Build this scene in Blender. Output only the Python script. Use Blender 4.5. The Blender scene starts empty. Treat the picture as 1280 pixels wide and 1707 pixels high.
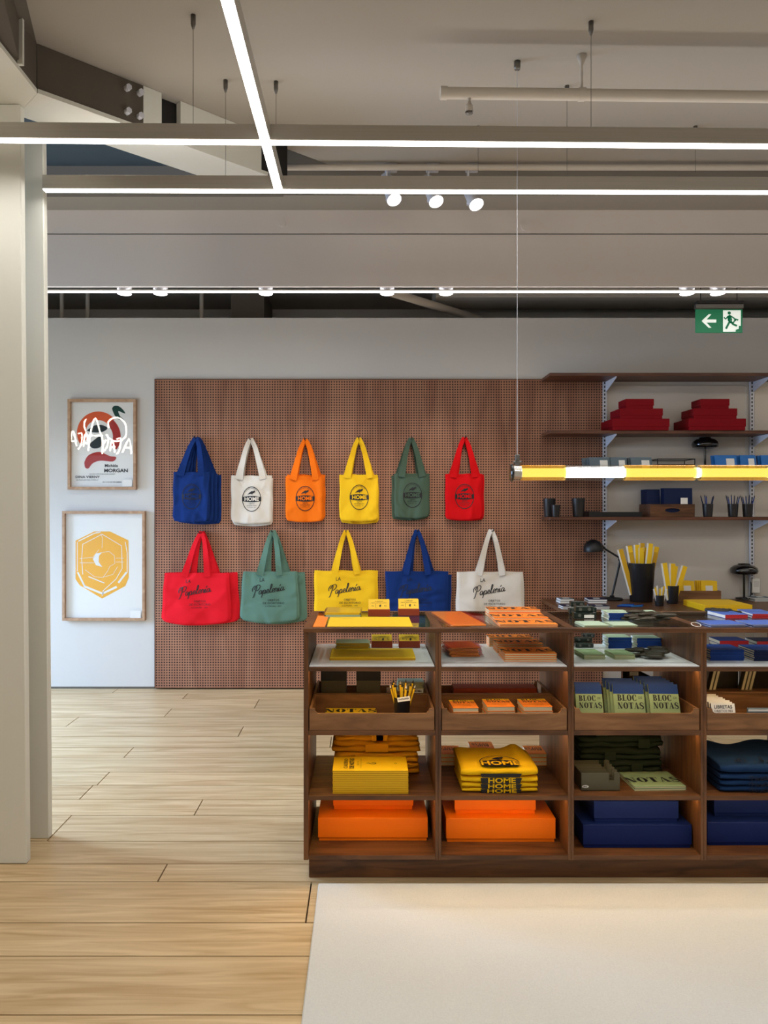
import bpy, bmesh, math, random
from mathutils import Vector, Matrix, Euler
from math import sin, cos, pi, radians as R
sc = bpy.context.scene
COL = sc.collection
F = 1282.0          # focal length in pixels of a 1280 px wide frame
CX, CY, H = 608.0, 850.0, 1.5
def PX(px, Y): return (px - CX) / F * Y
def PZ(py, Y): return H - (py - CY) / F * Y
def YZ(py, z): return (H - z) * F / (py - CY)
def lin(r, g, b):
    f = lambda c: (c/255/12.92) if c/255 <= .04045 else ((c/255+.055)/1.055)**2.4
    return (f(r), f(g), f(b), 1)

# ------------------------------------------------------------------ camera
cam = bpy.data.cameras.new('camera'); camo = bpy.data.objects.new('camera', cam); COL.objects.link(camo)
camo.location = (0, 0, H); camo.rotation_euler = (R(90), 0, 0)
cam.sensor_fit = 'HORIZONTAL'; cam.sensor_width = 36; cam.lens = 36 * F / 1280
cam.shift_x = (640 - CX) / 1280; cam.shift_y = -(853.5 - CY) / 1280
cam.clip_start = .05; sc.camera = camo
# ------------------------------------------------------------------ world, exposure, lights
w = bpy.data.worlds.new('World'); sc.world = w; w.use_nodes = True
w.node_tree.nodes['Background'].inputs[0].default_value = (.95, .93, .92, 1)
w.node_tree.nodes['Background'].inputs[1].default_value = .09
sc.view_settings.view_transform = 'Standard'; sc.view_settings.look = 'None'
sc.view_settings.exposure = 0.0; sc.view_settings.gamma = 1; sc.view_settings.use_curve_mapping = False
def area(name, loc, rot, sx, sy, power, col=(1, 1, 1), spread=180):
    l = bpy.data.lights.new(name, 'AREA'); l.shape = 'RECTANGLE'; l.size = sx; l.size_y = sy
    l.energy = power; l.color = col; l.spread = R(spread)
    o = bpy.data.objects.new(name, l); COL.objects.link(o); o.location = loc; o.rotation_euler = rot; return o
def spot(name, loc, target, power, angle, col=(1, 1, 1), blend=.6, rad=.03):
    l = bpy.data.lights.new(name, 'SPOT'); l.energy = power; l.spot_size = R(angle); l.spot_blend = blend
    l.color = col; l.shadow_soft_size = rad
    o = bpy.data.objects.new(name, l); COL.objects.link(o); o.location = loc
    o.rotation_euler = (Vector(target) - Vector(loc)).to_track_quat('-Z', 'Y').to_euler(); return o
ZB = 2.93
NW = (1, .965, .915)
for nm, x, y, rz, L_, pd, pu in (('a', 1.2, 3.02, .95, 6.6, 17, 1.4), ('b', 1.53, 3.465, .4, 5.9, 14, 5.5), ('d', -.386, 1.74, 90, 3.4, 11, .8), ('e', 1.2, .9, 0, 6.6, 23, 2), ('f', 1.2, -.9, 0, 6.6, 22, 3)):  # e and f are added behind the camera as fill
    area('bar_light_'+nm, (x, y, ZB-.006), (0, 0, R(rz)), L_, .036, pd, NW)      # the bars shine down and, weaker, up
    area('bar_uplight_'+nm, (x, y, ZB+.066), (pi, 0, R(rz)), L_, .03, pu, NW)
area('bar_light_c', (1.6, 5.02, 2.915), (0, 0, 0), 7.6, .03, 5, NW)
area('bar_uplight_c', (1.6, 5.06, 2.945), (pi, 0, 0), 7.6, .02, 6, NW)  # added to brighten the ceiling area behind the soffit
dl = area('daylight', (-4.9, 5.0, 1.5), (0, 0, 0), 1.5, 1.7, 185, (.46, .67, 1), 120)
dl.rotation_euler = Vector((.86, -.24, -.50)).to_track_quat('-Z', 'Y').to_euler()
for x, tx, p in ((-1.3, -1.1, 30), (-.35, -.3, 45), (.75, .6, 45), (-2.3, -2.3, 10)):
    spot('wall_spot', (x, 5.06, 2.90), (tx, 6.45, 1.15), p, 60, (1, .94, .86), .8)
for x, p in ((.1, 35), (.62, 35), (1.15, 45), (1.6, 45)):
    spot('counter_spot', (x, 2.2, 3.3), (x, 3.35, .95), p, 26, (1, .97, .92), .5)

# ------------------------------------------------------------------ mesh builder
class MB:
    def __init__(s): s.v = []; s.f = []; s.mi = []; s.sm = []
    def add(s, vs, fs, mi=0, smooth=False):
        n = len(s.v); s.v += [tuple(v) for v in vs]
        for f in fs: s.f.append([i+n for i in f]); s.mi.append(mi); s.sm.append(smooth)
        return s
    def box(s, x0, x1, y0, y1, z0, z1, mi=0, b=0):
        if b:
            b = min(b, (x1-x0)*.45, (y1-y0)*.45, (z1-z0)*.45)
            bm = bmesh.new(); bmesh.ops.create_cube(bm, size=1)
            for v in bm.verts:
                v.co = Vector(((x0+x1)/2+v.co.x*(x1-x0), (y0+y1)/2+v.co.y*(y1-y0), (z0+z1)/2+v.co.z*(z1-z0)))
            bmesh.ops.bevel(bm, geom=list(bm.edges), offset=b, segments=1, affect='EDGES', profile=.5)
            bm.verts.index_update()
            s.add([v.co[:] for v in bm.verts], [[v.index for v in f.verts] for f in bm.faces], mi); bm.free(); return s
        return s.add([(x0,y0,z0),(x1,y0,z0),(x1,y1,z0),(x0,y1,z0),(x0,y0,z1),(x1,y0,z1),(x1,y1,z1),(x0,y1,z1)],
                     [(0,3,2,1),(4,5,6,7),(0,1,5,4),(1,2,6,5),(2,3,7,6),(3,0,4,7)], mi)
    def prism(s, poly, a0, a1, ax='y', mi=0):
        """poly in the two other axes, extruded along ax"""
        n = len(poly)
        def P(p, a): return {'x': (a, p[0], p[1]), 'y': (p[0], a, p[1]), 'z': (p[0], p[1], a)}[ax]
        vs = [P(p, a0) for p in poly] + [P(p, a1) for p in poly]
        fs = [list(range(n)), list(range(2*n-1, n-1, -1))] + [(i, i+n, (i+1) % n+n, (i+1) % n) for i in range(n)]
        return s.add(vs, fs, mi)
    def tube(s, pts, r, n=8, mi=0, cap=True):
        pts = [Vector(p) for p in pts]; rr = r if isinstance(r, (list, tuple)) else [r]*len(pts)
        vs = []; up = None
        for i, p in enumerate(pts):
            t = (pts[min(i+1, len(pts)-1)] - pts[max(i-1, 0)]).normalized()
            if up is None: up = t.orthogonal().normalized()
            up = (up - t*up.dot(t)).normalized(); sd = t.cross(up)
            for k in range(n):
                a = 2*pi*k/n; vs.append(p + (up*cos(a)+sd*sin(a))*rr[i])
        fs = [(i*n+k, i*n+(k+1) % n, (i+1)*n+(k+1) % n, (i+1)*n+k) for i in range(len(pts)-1) for k in range(n)]
        s.add(vs, fs, mi, True)
        if cap: s.add(vs[:n], [list(range(n))[::-1]], mi); s.add(vs[-n:], [list(range(n))], mi)
        return s
    def lathe(s, prof, n=24, o=(0, 0, 0), mi=0):
        vs = [(o[0]+r*cos(2*pi*k/n), o[1]+r*sin(2*pi*k/n), o[2]+z) for r, z in prof for k in range(n)]
        fs = [(i*n+k, i*n+(k+1) % n, (i+1)*n+(k+1) % n, (i+1)*n+k) for i in range(len(prof)-1) for k in range(n)]
        return s.add(vs, fs, mi, True)
    def xform(s, M):
        s.v = [tuple(M @ Vector(v)) for v in s.v]; return s
    def mapv(s, fn): s.v = [tuple(fn(*v)) for v in s.v]; return s
def kids(o): return [c for c in bpy.data.objects if c.parent == o]
def obj(name, mb, mat, parent=None, world=False, loc=None, rz=0, label=None):
    me = bpy.data.meshes.new(name)
    vs = mb.v
    if world and parent is not None:
        L = parent.location; vs = [(v[0]-L.x, v[1]-L.y, v[2]-L.z) for v in vs]
    me.from_pydata(vs, [], mb.f); me.update()
    bm = bmesh.new(); bm.from_mesh(me); bmesh.ops.recalc_face_normals(bm, faces=bm.faces); bm.to_mesh(me); bm.free()
    for m in (mat if isinstance(mat, (list, tuple)) else [mat]): me.materials.append(m)
    for p, mi, sm in zip(me.polygons, mb.mi, mb.sm): p.material_index = mi; p.use_smooth = sm
    o = bpy.data.objects.new(name, me); COL.objects.link(o)
    if parent is not None: o.parent = parent
    if loc: o.location = loc
    if rz: o.rotation_euler[2] = rz
    if label: o['label'] = label
    return o
ORD = ['second', 'third', 'fourth', 'fifth', 'sixth', 'seventh', 'eighth', 'ninth', 'tenth', 'eleventh', 'twelfth', 'thirteenth', 'fourteenth']
def ordl(k, n):
    return '' if n == 1 else (', top of its pile' if k == n-1 else (', bottom of its pile' if k == 0 else f', {ORD[k-1]} from the bottom'))
def lef(k, n):
    return ', leftmost' if k == 0 else (', rightmost' if k == n-1 else f', {ORD[k-1]} from the left')
def tag(o, label=None, cat=None, group=None, kind=None):
    if label: o['label'] = label
    if cat: o['category'] = cat
    if group: o['group'] = group
    if kind: o['kind'] = kind
    return o
def thing(name, label, cat, loc=(0, 0, 0), rz=0, group=None, rot=None):
    o = bpy.data.objects.new(name, None); o.empty_display_size = .05; COL.objects.link(o)
    o.location = loc; o.rotation_euler = rot if rot else (0, 0, rz)
    return tag(o, label, cat, group)
def struct(name, mb, mat):
    return tag(obj(name, mb, mat), kind='structure')
def clone(root, loc, rz=None, label=None, group=None, rot=None):
    def cp(o, par):
        c = o.copy(); COL.objects.link(c); c.parent = par
        for ch in CH.get(o.name, []): cp(ch, c)
        return c
    CH = {}
    for c in bpy.data.objects:
        if c.parent is not None: CH.setdefault(c.parent.name, []).append(c)
    r = cp(root, None); r.location = loc
    if rz is not None: r.rotation_euler = (0, 0, rz)
    if rot is not None: r.rotation_euler = rot
    if label: r['label'] = label
    if group: r['group'] = group
    return r

# ------------------------------------------------------------------ materials
def mat(name, rgb, rough=.6, metal=0, noise=0, nscale=20, bump=0, bscale=200, spec=.5, emit=None, es=0, sheen=0, stretch=None, coat=0):
    m = bpy.data.materials.new(name); m.use_nodes = True; nt = m.node_tree; N = nt.nodes; L = nt.links
    b = N['Principled BSDF']; c = lin(*rgb)
    b.inputs['Base Color'].default_value = c; b.inputs['Roughness'].default_value = rough
    b.inputs['Metallic'].default_value = metal; b.inputs['Specular IOR Level'].default_value = spec
    b.inputs['Coat Weight'].default_value = coat
    if sheen: b.inputs['Sheen Weight'].default_value = sheen
    if emit: b.inputs['Emission Color'].default_value = lin(*emit); b.inputs['Emission Strength'].default_value = es
    if noise or bump:
        tc = N.new('ShaderNodeTexCoord'); mp = N.new('ShaderNodeMapping'); L.new(tc.outputs['Object'], mp.inputs[0])
        if stretch: mp.inputs['Scale'].default_value = stretch
    if noise:
        t = N.new('ShaderNodeTexNoise'); t.inputs['Scale'].default_value = nscale; t.inputs['Detail'].default_value = 4
        L.new(mp.outputs[0], t.inputs['Vector'])
        mx = N.new('ShaderNodeMix'); mx.data_type = 'RGBA'
        mx.inputs[6].default_value = tuple(x*(1-noise) for x in c[:3])+(1,); mx.inputs[7].default_value = tuple(min(1, x*(1+noise)) for x in c[:3])+(1,)
        L.new(t.outputs[0], mx.inputs[0]); L.new(mx.outputs[2], b.inputs['Base Color'])
    if bump:
        t2 = N.new('ShaderNodeTexNoise'); t2.inputs['Scale'].default_value = bscale; L.new(mp.outputs[0], t2.inputs['Vector'])
        bp = N.new('ShaderNodeBump'); bp.inputs['Strength'].default_value = bump; bp.inputs['Distance'].default_value = .002
        L.new(t2.outputs[0], bp.inputs['Height']); L.new(bp.outputs[0], b.inputs['Normal'])
    return m
def wood(name, dark, light, stretch=(1.2, 14, 14), rough=.5, scale=3, spec=.4, rnd=.0):
    m = bpy.data.materials.new(name); m.use_nodes = True; nt = m.node_tree; N = nt.nodes; L = nt.links
    b = N['Principled BSDF']; b.inputs['Roughness'].default_value = rough; b.inputs['Specular IOR Level'].default_value = spec
    tc = N.new('ShaderNodeTexCoord'); mp = N.new('ShaderNodeMapping'); mp.inputs['Scale'].default_value = stretch
    L.new(tc.outputs['Object'], mp.inputs[0])
    oi = N.new('ShaderNodeObjectInfo')
    ad = N.new('ShaderNodeVectorMath'); ad.operation = 'ADD'; L.new(mp.outputs[0], ad.inputs[0])
    ml = N.new('ShaderNodeMath'); ml.operation = 'MULTIPLY'; ml.inputs[1].default_value = 37; L.new(oi.outputs['Random'], ml.inputs[0])
    L.new(ml.outputs[0], ad.inputs[1])
    t = N.new('ShaderNodeTexNoise'); t.inputs['Scale'].default_value = scale; t.inputs['Detail'].default_value = 7; t.inputs['Distortion'].default_value = 1.1
    L.new(ad.outputs[0], t.inputs['Vector'])
    cr = N.new('ShaderNodeValToRGB'); cr.color_ramp.elements[0].position = .32; cr.color_ramp.elements[1].position = .68
    cr.color_ramp.elements[0].color = lin(*dark); cr.color_ramp.elements[1].color = lin(*light)
    L.new(t.outputs[0], cr.inputs[0])
    hs = N.new('ShaderNodeHueSaturation'); L.new(cr.outputs[0], hs.inputs['Color'])
    mr = N.new('ShaderNodeMapRange'); mr.inputs[3].default_value = 1-rnd; mr.inputs[4].default_value = 1+rnd
    L.new(oi.outputs['Random'], mr.inputs[0]); L.new(mr.outputs[0], hs.inputs['Value'])
    L.new(hs.outputs[0], b.inputs['Base Color'])
    bp = N.new('ShaderNodeBump'); bp.inputs['Strength'].default_value = .08; bp.inputs['Distance'].default_value = .002
    L.new(t.outputs[0], bp.inputs['Height']); L.new(bp.outputs[0], b.inputs['Normal'])
    return m
def emis(name, rgb, s):
    m = bpy.data.materials.new(name); m.use_nodes = True; nt = m.node_tree; nt.nodes.remove(nt.nodes['Principled BSDF'])
    e = nt.nodes.new('ShaderNodeEmission'); e.inputs[0].default_value = lin(*rgb); e.inputs[1].default_value = s
    nt.links.new(e.outputs[0], nt.nodes['Material Output'].inputs[0]); return m
def thinglass(name, tint=(255, 255, 255), refl=1.0, rough=.01, diff=0, ior=1.5):
    m = bpy.data.materials.new(name); m.use_nodes = True; nt = m.node_tree; N = nt.nodes; L = nt.links; N.remove(N['Principled BSDF'])
    tr = N.new('ShaderNodeBsdfTransparent'); tr.inputs[0].default_value = lin(*tint)
    gl = N.new('ShaderNodeBsdfGlossy'); gl.inputs['Roughness'].default_value = rough
    fr = N.new('ShaderNodeFresnel'); ge = N.new('ShaderNodeNewGeometry'); mr = N.new('ShaderNodeMapRange'); mr.inputs[3].default_value = ior; mr.inputs[4].default_value = 1/ior
    L.new(ge.outputs['Backfacing'], mr.inputs[0]); L.new(mr.outputs[0], fr.inputs[0])
    mu = N.new('ShaderNodeMath'); mu.operation = 'MULTIPLY'; mu.inputs[1].default_value = refl; mu.use_clamp = True; L.new(fr.outputs[0], mu.inputs[0])
    mx = N.new('ShaderNodeMixShader'); L.new(mu.outputs[0], mx.inputs[0])
    src = tr.outputs[0]
    if diff:
        td = N.new('ShaderNodeBsdfTranslucent'); td.inputs[0].default_value = lin(*tint)
        m2 = N.new('ShaderNodeMixShader'); m2.inputs[0].default_value = diff; L.new(tr.outputs[0], m2.inputs[1]); L.new(td.outputs[0], m2.inputs[2]); src = m2.outputs[0]
    L.new(src, mx.inputs[1]); L.new(gl.outputs[0], mx.inputs[2]); L.new(mx.outputs[0], N['Material Output'].inputs[0]); return m
def pegmat():
    m = wood('pegboard_wood', (146, 98, 74), (176, 126, 98), (3, 3, .5), .6, 2.2, rnd=.03); nt = m.node_tree; N = nt.nodes; L = nt.links
    b = N['Principled BSDF']; src = b.inputs['Base Color'].links[0].from_socket
    tc = N.new('ShaderNodeTexCoord'); sp = N.new('ShaderNodeSeparateXYZ'); L.new(tc.outputs['Object'], sp.inputs[0])
    hs = []
    for k in ('X', 'Z'):
        a = N.new('ShaderNodeMath'); a.operation = 'MULTIPLY'; a.inputs[1].default_value = 1/.0215; L.new(sp.outputs[k], a.inputs[0])
        f = N.new('ShaderNodeMath'); f.operation = 'FRACT'; L.new(a.outputs[0], f.inputs[0])
        s = N.new('ShaderNodeMath'); s.operation = 'SUBTRACT'; s.inputs[1].default_value = .5; L.new(f.outputs[0], s.inputs[0])
        q = N.new('ShaderNodeMath'); q.operation = 'POWER'; q.inputs[1].default_value = 2; L.new(s.outputs[0], q.inputs[0]); hs.append(q)
    ad = N.new('ShaderNodeMath'); ad.operation = 'ADD'; L.new(hs[0].outputs[0], ad.inputs[0]); L.new(hs[1].outputs[0], ad.inputs[1])
    lt = N.new('ShaderNodeMath'); lt.operation = 'LESS_THAN'; lt.inputs[1].default_value = .078; L.new(ad.outputs[0], lt.inputs[0])
    mx = N.new('ShaderNodeMix'); mx.data_type = 'RGBA'; L.new(lt.outputs[0], mx.inputs[0]); L.new(src, mx.inputs[6]); mx.inputs[7].default_value = lin(38, 20, 14)
    L.new(mx.outputs[2], b.inputs['Base Color']); return m

M = {}
M['wall'] = mat('wall_paint', (214, 211, 206), .85, noise=.03, nscale=2, bump=.05, bscale=60)
M['ceil'] = mat('ceiling_paint', (168, 161, 151), .9, noise=.04, nscale=1.2)
M['ceil_blue'] = mat('shaded_blue_ceiling', (80, 98, 115), .9)  # dark tone puts the shade of the higher recess into the colour
M['fascia'] = mat('fascia_paint', (248, 240, 236), .7, noise=.02, nscale=1)
M['col'] = mat('column_paint', (226, 225, 215), .6, noise=.02, nscale=1)
M['pipe'] = mat('pipe_paint', (205, 196, 184), .5)
M['black'] = mat('black_paint', (18, 18, 19), .45)
M['gloss_black'] = mat('gloss_black_enamel', (10, 10, 11), .12, coat=.6)
M['steel'] = mat('brushed_aluminium', (206, 202, 194), .38, .6, noise=.12, nscale=3, stretch=(.6, 60, 60))
M['beam'] = mat('steel_primer', (92, 84, 74), .6, noise=.15, nscale=4)
M['metal'] = mat('grey_metal', (120, 118, 114), .35, .8)
M['white_metal'] = mat('white_bracket_metal', (205, 206, 214), .5)
M['walnut'] = wood('walnut_veneer', (72, 45, 27), (118, 77, 45), (1.0, 9, 9), .42, 3)
M['walnut_v'] = wood('walnut_veneer_upright', (72, 45, 27), (118, 77, 45), (9, 9, 1.0), .42, 3)
M['walnut_d'] = wood('walnut_dark_veneer', (78, 46, 32), (108, 68, 48), (1.0, 9, 9), .45, 3)
M['ply'] = mat('plywood_edge', (120, 78, 58), .5, noise=.35, nscale=60, stretch=(40, 40, 1))
M['tray'] = wood('tray_wood', (112, 76, 46), (150, 106, 68), (1.2, 8, 8), .5, 3)
M['oak'] = wood('oak_floor', (188, 156, 112), (222, 196, 154), (.8, 11, 11), .40, 2.1, rnd=.08)
M['gap'] = mat('floor_joint', (70, 52, 36), .9)
M['frame_oak'] = wood('frame_oak', (168, 130, 98), (196, 160, 128), (4, 4, 4), .5, 4)
M['peg'] = pegmat()
M['rug'] = mat('rug_wool', (218, 218, 214), .95, noise=.10, nscale=160, bump=.5, bscale=300)
M['glass'] = thinglass('display_glass', (238, 246, 244), 1.0)
M['pglass'] = thinglass('picture_glass', (255, 255, 255), .6, .0)
M['acryl'] = mat('white_laminate', (232, 234, 236), .35)
M['led'] = emis('led_diffuser', (255, 252, 246), 9)
M['ledw'] = emis('warm_led', (255, 212, 146), 23)
M['paper'] = mat('cream_paper', (226, 214, 176), .8, noise=.10, nscale=400, stretch=(.02, .02, 1))
M['white'] = mat('white_paper', (236, 234, 228), .7)
M['wrap'] = thinglass('clear_wrap', (253, 253, 253), 1.0, .12)
M['ink'] = mat('black_ink', (22, 20, 22), .6)
M['yellow'] = mat('yellow_card', (246, 200, 22), .55, noise=.03, nscale=20)
M['yellow_d'] = mat('mustard_card', (214, 164, 10), .6)
M['orange'] = mat('orange_card', (250, 138, 40), .5, noise=.03)
M['orangebox'] = mat('orange_box_card', (250, 122, 10), .5, noise=.03, spec=.25)
M['rust'] = mat('rust_card', (150, 56, 22), .5)
M['rededge'] = mat('red_card', (186, 30, 34), .5)
M['redbox'] = mat('crimson_box_card', (128, 4, 18), .6, noise=.04, spec=.15)
M['bluebox'] = mat('navy_box_card', (15, 32, 90), .5, noise=.05, spec=.15)
M['blue'] = mat('blue_card', (24, 58, 128), .5, spec=.2)
M['bluel'] = mat('light_blue_card', (72, 104, 190), .45)
M['navy'] = mat('navy_card', (18, 32, 68), .55, spec=.2)
M['cobalt'] = mat('cobalt_card', (22, 108, 186), .5)
M['slate'] = mat('slate_card', (96, 112, 122), .6)
M['sage'] = mat('sage_card', (146, 168, 126), .6, spec=.2)
M['sagel'] = mat('pale_sage_card', (176, 198, 172), .6)
M['olive'] = mat('olive_card', (86, 82, 62), .5)
M['dolive'] = mat('dark_olive_leather', (52, 44, 28), .4, noise=.3, nscale=30, bump=.2)
M['dgreen'] = mat('bottle_green_plastic', (22, 34, 28), .3)
M['mug'] = mat('black_cup_plastic', (32, 31, 33), .35, noise=.05)
def cloth(n, c, **k): return mat(n, c, .92, noise=.10, nscale=9, bump=.35, bscale=500, spec=.15, **k)
M['c_navy'] = cloth('navy_canvas', (22, 50, 112)); M['c_white'] = cloth('natural_canvas', (222, 214, 202))
M['c_orange'] = cloth('orange_canvas', (250, 118, 22)); M['c_yellow'] = cloth('yellow_canvas', (246, 194, 34))
M['c_green'] = cloth('dark_green_canvas', (74, 92, 76)); M['c_red'] = cloth('red_canvas', (214, 16, 22))
M['c_lred'] = cloth('bright_red_canvas', (236, 30, 44)); M['c_lgreen'] = cloth('grey_green_canvas', (98, 132, 116))
M['c_mustard'] = cloth('mustard_cotton', (206, 142, 22)); M['c_forest'] = cloth('forest_cotton', (48, 56, 40))
M['c_tee'] = cloth('navy_cotton', (24, 50, 88)); M['c_teey'] = cloth('yellow_cotton', (236, 186, 20))

# ------------------------------------------------------------------ lettering
_tc = {}
def text_geo(s, size=1, shear=0, bold=0, sx=1, sp=1):
    k = (s, shear, bold, sp)
    if k not in _tc:
        cu = bpy.data.curves.new('t', 'FONT'); cu.body = s; cu.size = 1; cu.shear = shear; cu.offset = bold; cu.resolution_u = 3
        cu.align_x = 'CENTER'; cu.align_y = 'CENTER'; cu.space_character = sp
        o = bpy.data.objects.new('t', cu); COL.objects.link(o)
        dg = bpy.context.evaluated_depsgraph_get(); me = bpy.data.meshes.new_from_object(o.evaluated_get(dg))
        _tc[k] = ([v.co[:2] for v in me.vertices], [list(p.vertices) for p in me.polygons])
        bpy.data.objects.remove(o); bpy.data.curves.remove(cu); bpy.data.meshes.remove(me)
    v, f = _tc[k]; return [(x*size*sx, y*size) for x, y in v], f
def stroke(pts, wd):
    """flat ribbon polygon strip; wd number or list"""
    n = len(pts); ww = wd if isinstance(wd, (list, tuple)) else [wd]*n; vs = []
    for i in range(n):
        a = Vector(pts[max(i-1, 0)]); b = Vector(pts[min(i+1, n-1)]); t = (b-a); t = t.normalized() if t.length else Vector((1, 0))
        nn = Vector((-t.y, t.x))*ww[i]/2; p = Vector(pts[i]); vs += [tuple(p+nn), tuple(p-nn)]
    return vs, [(2*i, 2*i+1, 2*i+3, 2*i+2) for i in range(n-1)]
def smooth(pts, k=5):
    P = [Vector(p) for p in pts]; out = []
    for i in range(len(P)-1):
        p0, p1, p2, p3 = P[max(i-1, 0)], P[i], P[i+1], P[min(i+2, len(P)-1)]
        for j in range(k):
            t = j/k; out.append(tuple(.5*((2*p1)+(p2-p0)*t+(2*p0-5*p1+4*p2-p3)*t*t+(3*p1-p0-3*p2+p3)*t**3)))
    out.append(tuple(P[-1])); return out
def ring(cx, cy, rx, ry, ix, iy, a0=0, a1=360, n=20):
    vs = []
    for i in range(n+1):
        a = R(a0+(a1-a0)*i/n); vs += [(cx+rx*cos(a), cy+ry*sin(a)), (cx+ix*cos(a), cy+iy*sin(a))]
    return vs, [(2*i, 2*i+1, 2*i+3, 2*i+2) for i in range(n)]
def slab(word):
    """fat face slab-serif capitals, cap height 1; returns verts, faces centred"""
    V = []; Fc = []; x = 0
    def put(g):
        n = len(V); V.extend([(x+a, b) for a, b in g[0]]); Fc.extend([[i+n for i in f] for f in g[1]])
    def rect(a, b, c, d): put(([(a, c), (b, c), (b, d), (a, d)], [(0, 1, 2, 3)]))
    for ch in word:
        wd = .8
        if ch == 'N':
            rect(.10, .17, 0, 1); rect(.66, .73, 0, 1); put(([(.02, 1), (.30, 1), (.73, 0), (.50, 0)], [(3, 2, 1, 0)]))
            rect(0, .28, 0, .06); rect(.55, .84, .94, 1); wd = .92
        elif ch == 'O': put(ring(.4, .5, .4, .52, .13, .46)); wd = .88
        elif ch == 'C':
            put(ring(.4, .5, .4, .52, .13, .46, 52, 308)); rect(.60, .72, .62, .98); rect(.62, .70, .04, .30); wd = .82
        elif ch == 'T': rect(.25, .52, 0, 1); rect(0, .77, .92, 1); rect(0, .06, .66, 1); rect(.71, .77, .66, 1); rect(.15, .62, 0, .06); wd = .84
        elif ch == 'A':
            put(([(.34, 1), (.48, 1), (.80, 0), (.50, 0)], [(3, 2, 1, 0)])); put(([(.36, 1), (.41, 1), (.15, 0), (.09, 0)], [(3, 2, 1, 0)]))
            rect(.2, .6, .28, .34); rect(0, .26, 0, .06); rect(.42, .86, 0, .06); wd = .90
        elif ch == 'S':
            p = smooth([(.62, .74), (.52, .96), (.32, .98), (.14, .86), (.16, .66), (.36, .52), (.56, .38), (.60, .16), (.42, .02), (.2, .05), (.07, .28)], 4)
            n = len(p); put(stroke(p, [.05+.19*sin(pi*i/(n-1))**1.5 for i in range(n)])); rect(.60, .66, .66, .98); rect(.03, .09, .02, .34); wd = .74
        elif ch == 'B':
            rect(.08, .34, 0, 1); put(ring(.34, .74, .34, .26, .10, .2, -90, 90, 10)); put(ring(.34, .26, .40, .28, .13, .21, -90, 90, 10)); rect(0, .3, 0, .05); rect(0, .3, .95, 1); wd = .82
        elif ch == 'L': rect(.1, .36, 0, 1); rect(0, .5, .94, 1); rect(0, .7, 0, .07); rect(.64, .7, 0, .36); wd = .78
        else: wd = .4
        x += wd
    return [(a-x/2, b-.5) for a, b in V], Fc
CUR = {
 'P': ([[(-.16,.42),(-.2,.7),(-.02,1.0),(.22,1.02),(.3,.8),(.16,.3),(.02,-.2),(-.12,-.3)], [(.02,.62),(.2,.98),(.5,1.12),(.72,.92),(.62,.62),(.36,.45),(.22,.5)]], .62),
 'a': ([[(.38,.36),(.2,.42),(.04,.22),(.1,.0),(.26,.06),(.38,.36),(.34,.08),(.42,.0),(.54,.12)]], .46),
 'p': ([[(-.02,.1),(.12,.4),(.02,-.05),(-.08,-.42)], [(.06,.18),(.2,.42),(.34,.34),(.3,.08),(.14,.02),(.3,.0),(.5,.12)]], .44),
 'e': ([[(.0,.12),(.2,.18),(.3,.34),(.2,.43),(.07,.26),(.12,.02),(.28,.0),(.42,.12)]], .36),
 'l': ([[(.0,.1),(.24,.55),(.3,.92),(.2,.95),(.12,.5),(.12,.05),(.24,.0),(.36,.12)]], .32),
 'r': ([[(.0,.12),(.1,.44),(.14,.34),(.3,.36),(.24,.08),(.32,.0),(.42,.12)]], .38),
 'i': ([[(.0,.12),(.12,.4),(.08,.06),(.16,.0),(.28,.12)], [(.15,.56),(.28,.74)]], .26)}
def cursive():
    V = []; Fc = []; x = 0
    for ch in 'Papeleria':
        ps, wd = CUR[ch]
        for p in ps:
            q = smooth(p, 5); ww = []
            for i in range(len(q)):
                a = q[max(i-1, 0)]; b = q[min(i+1, len(q)-1)]; an = math.atan2(b[1]-a[1], b[0]-a[0])
                ww.append(.045+.055*abs(sin(an)))
            v, f = stroke([(x+a+.25*b, b) for a, b in q], ww); n = len(V); V += v; Fc += [[i+n for i in g] for g in f]
        x += wd
    c, s_ = cos(R(9)), sin(R(9)); V = [(a-x/2, b-.3) for a, b in V]
    return [(a*c-b*s_, a*s_+b*c) for a, b in V], Fc
SLAB = {k: slab(k) for k in ('NOTAS', 'BLOC')}
CURS = cursive()
def put2d(mb, geo, scale, cx, cy, fn, sx=1, rot=0, mi=0):
    """place flat geometry through fn(u, v) -> xyz"""
    c, s_ = cos(rot), sin(rot)
    mb.add([fn(cx+(a*sx*c-b*s_)*scale, cy+(a*sx*s_+b*c)*scale) for a, b in geo[0]], geo[1], mi)

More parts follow.
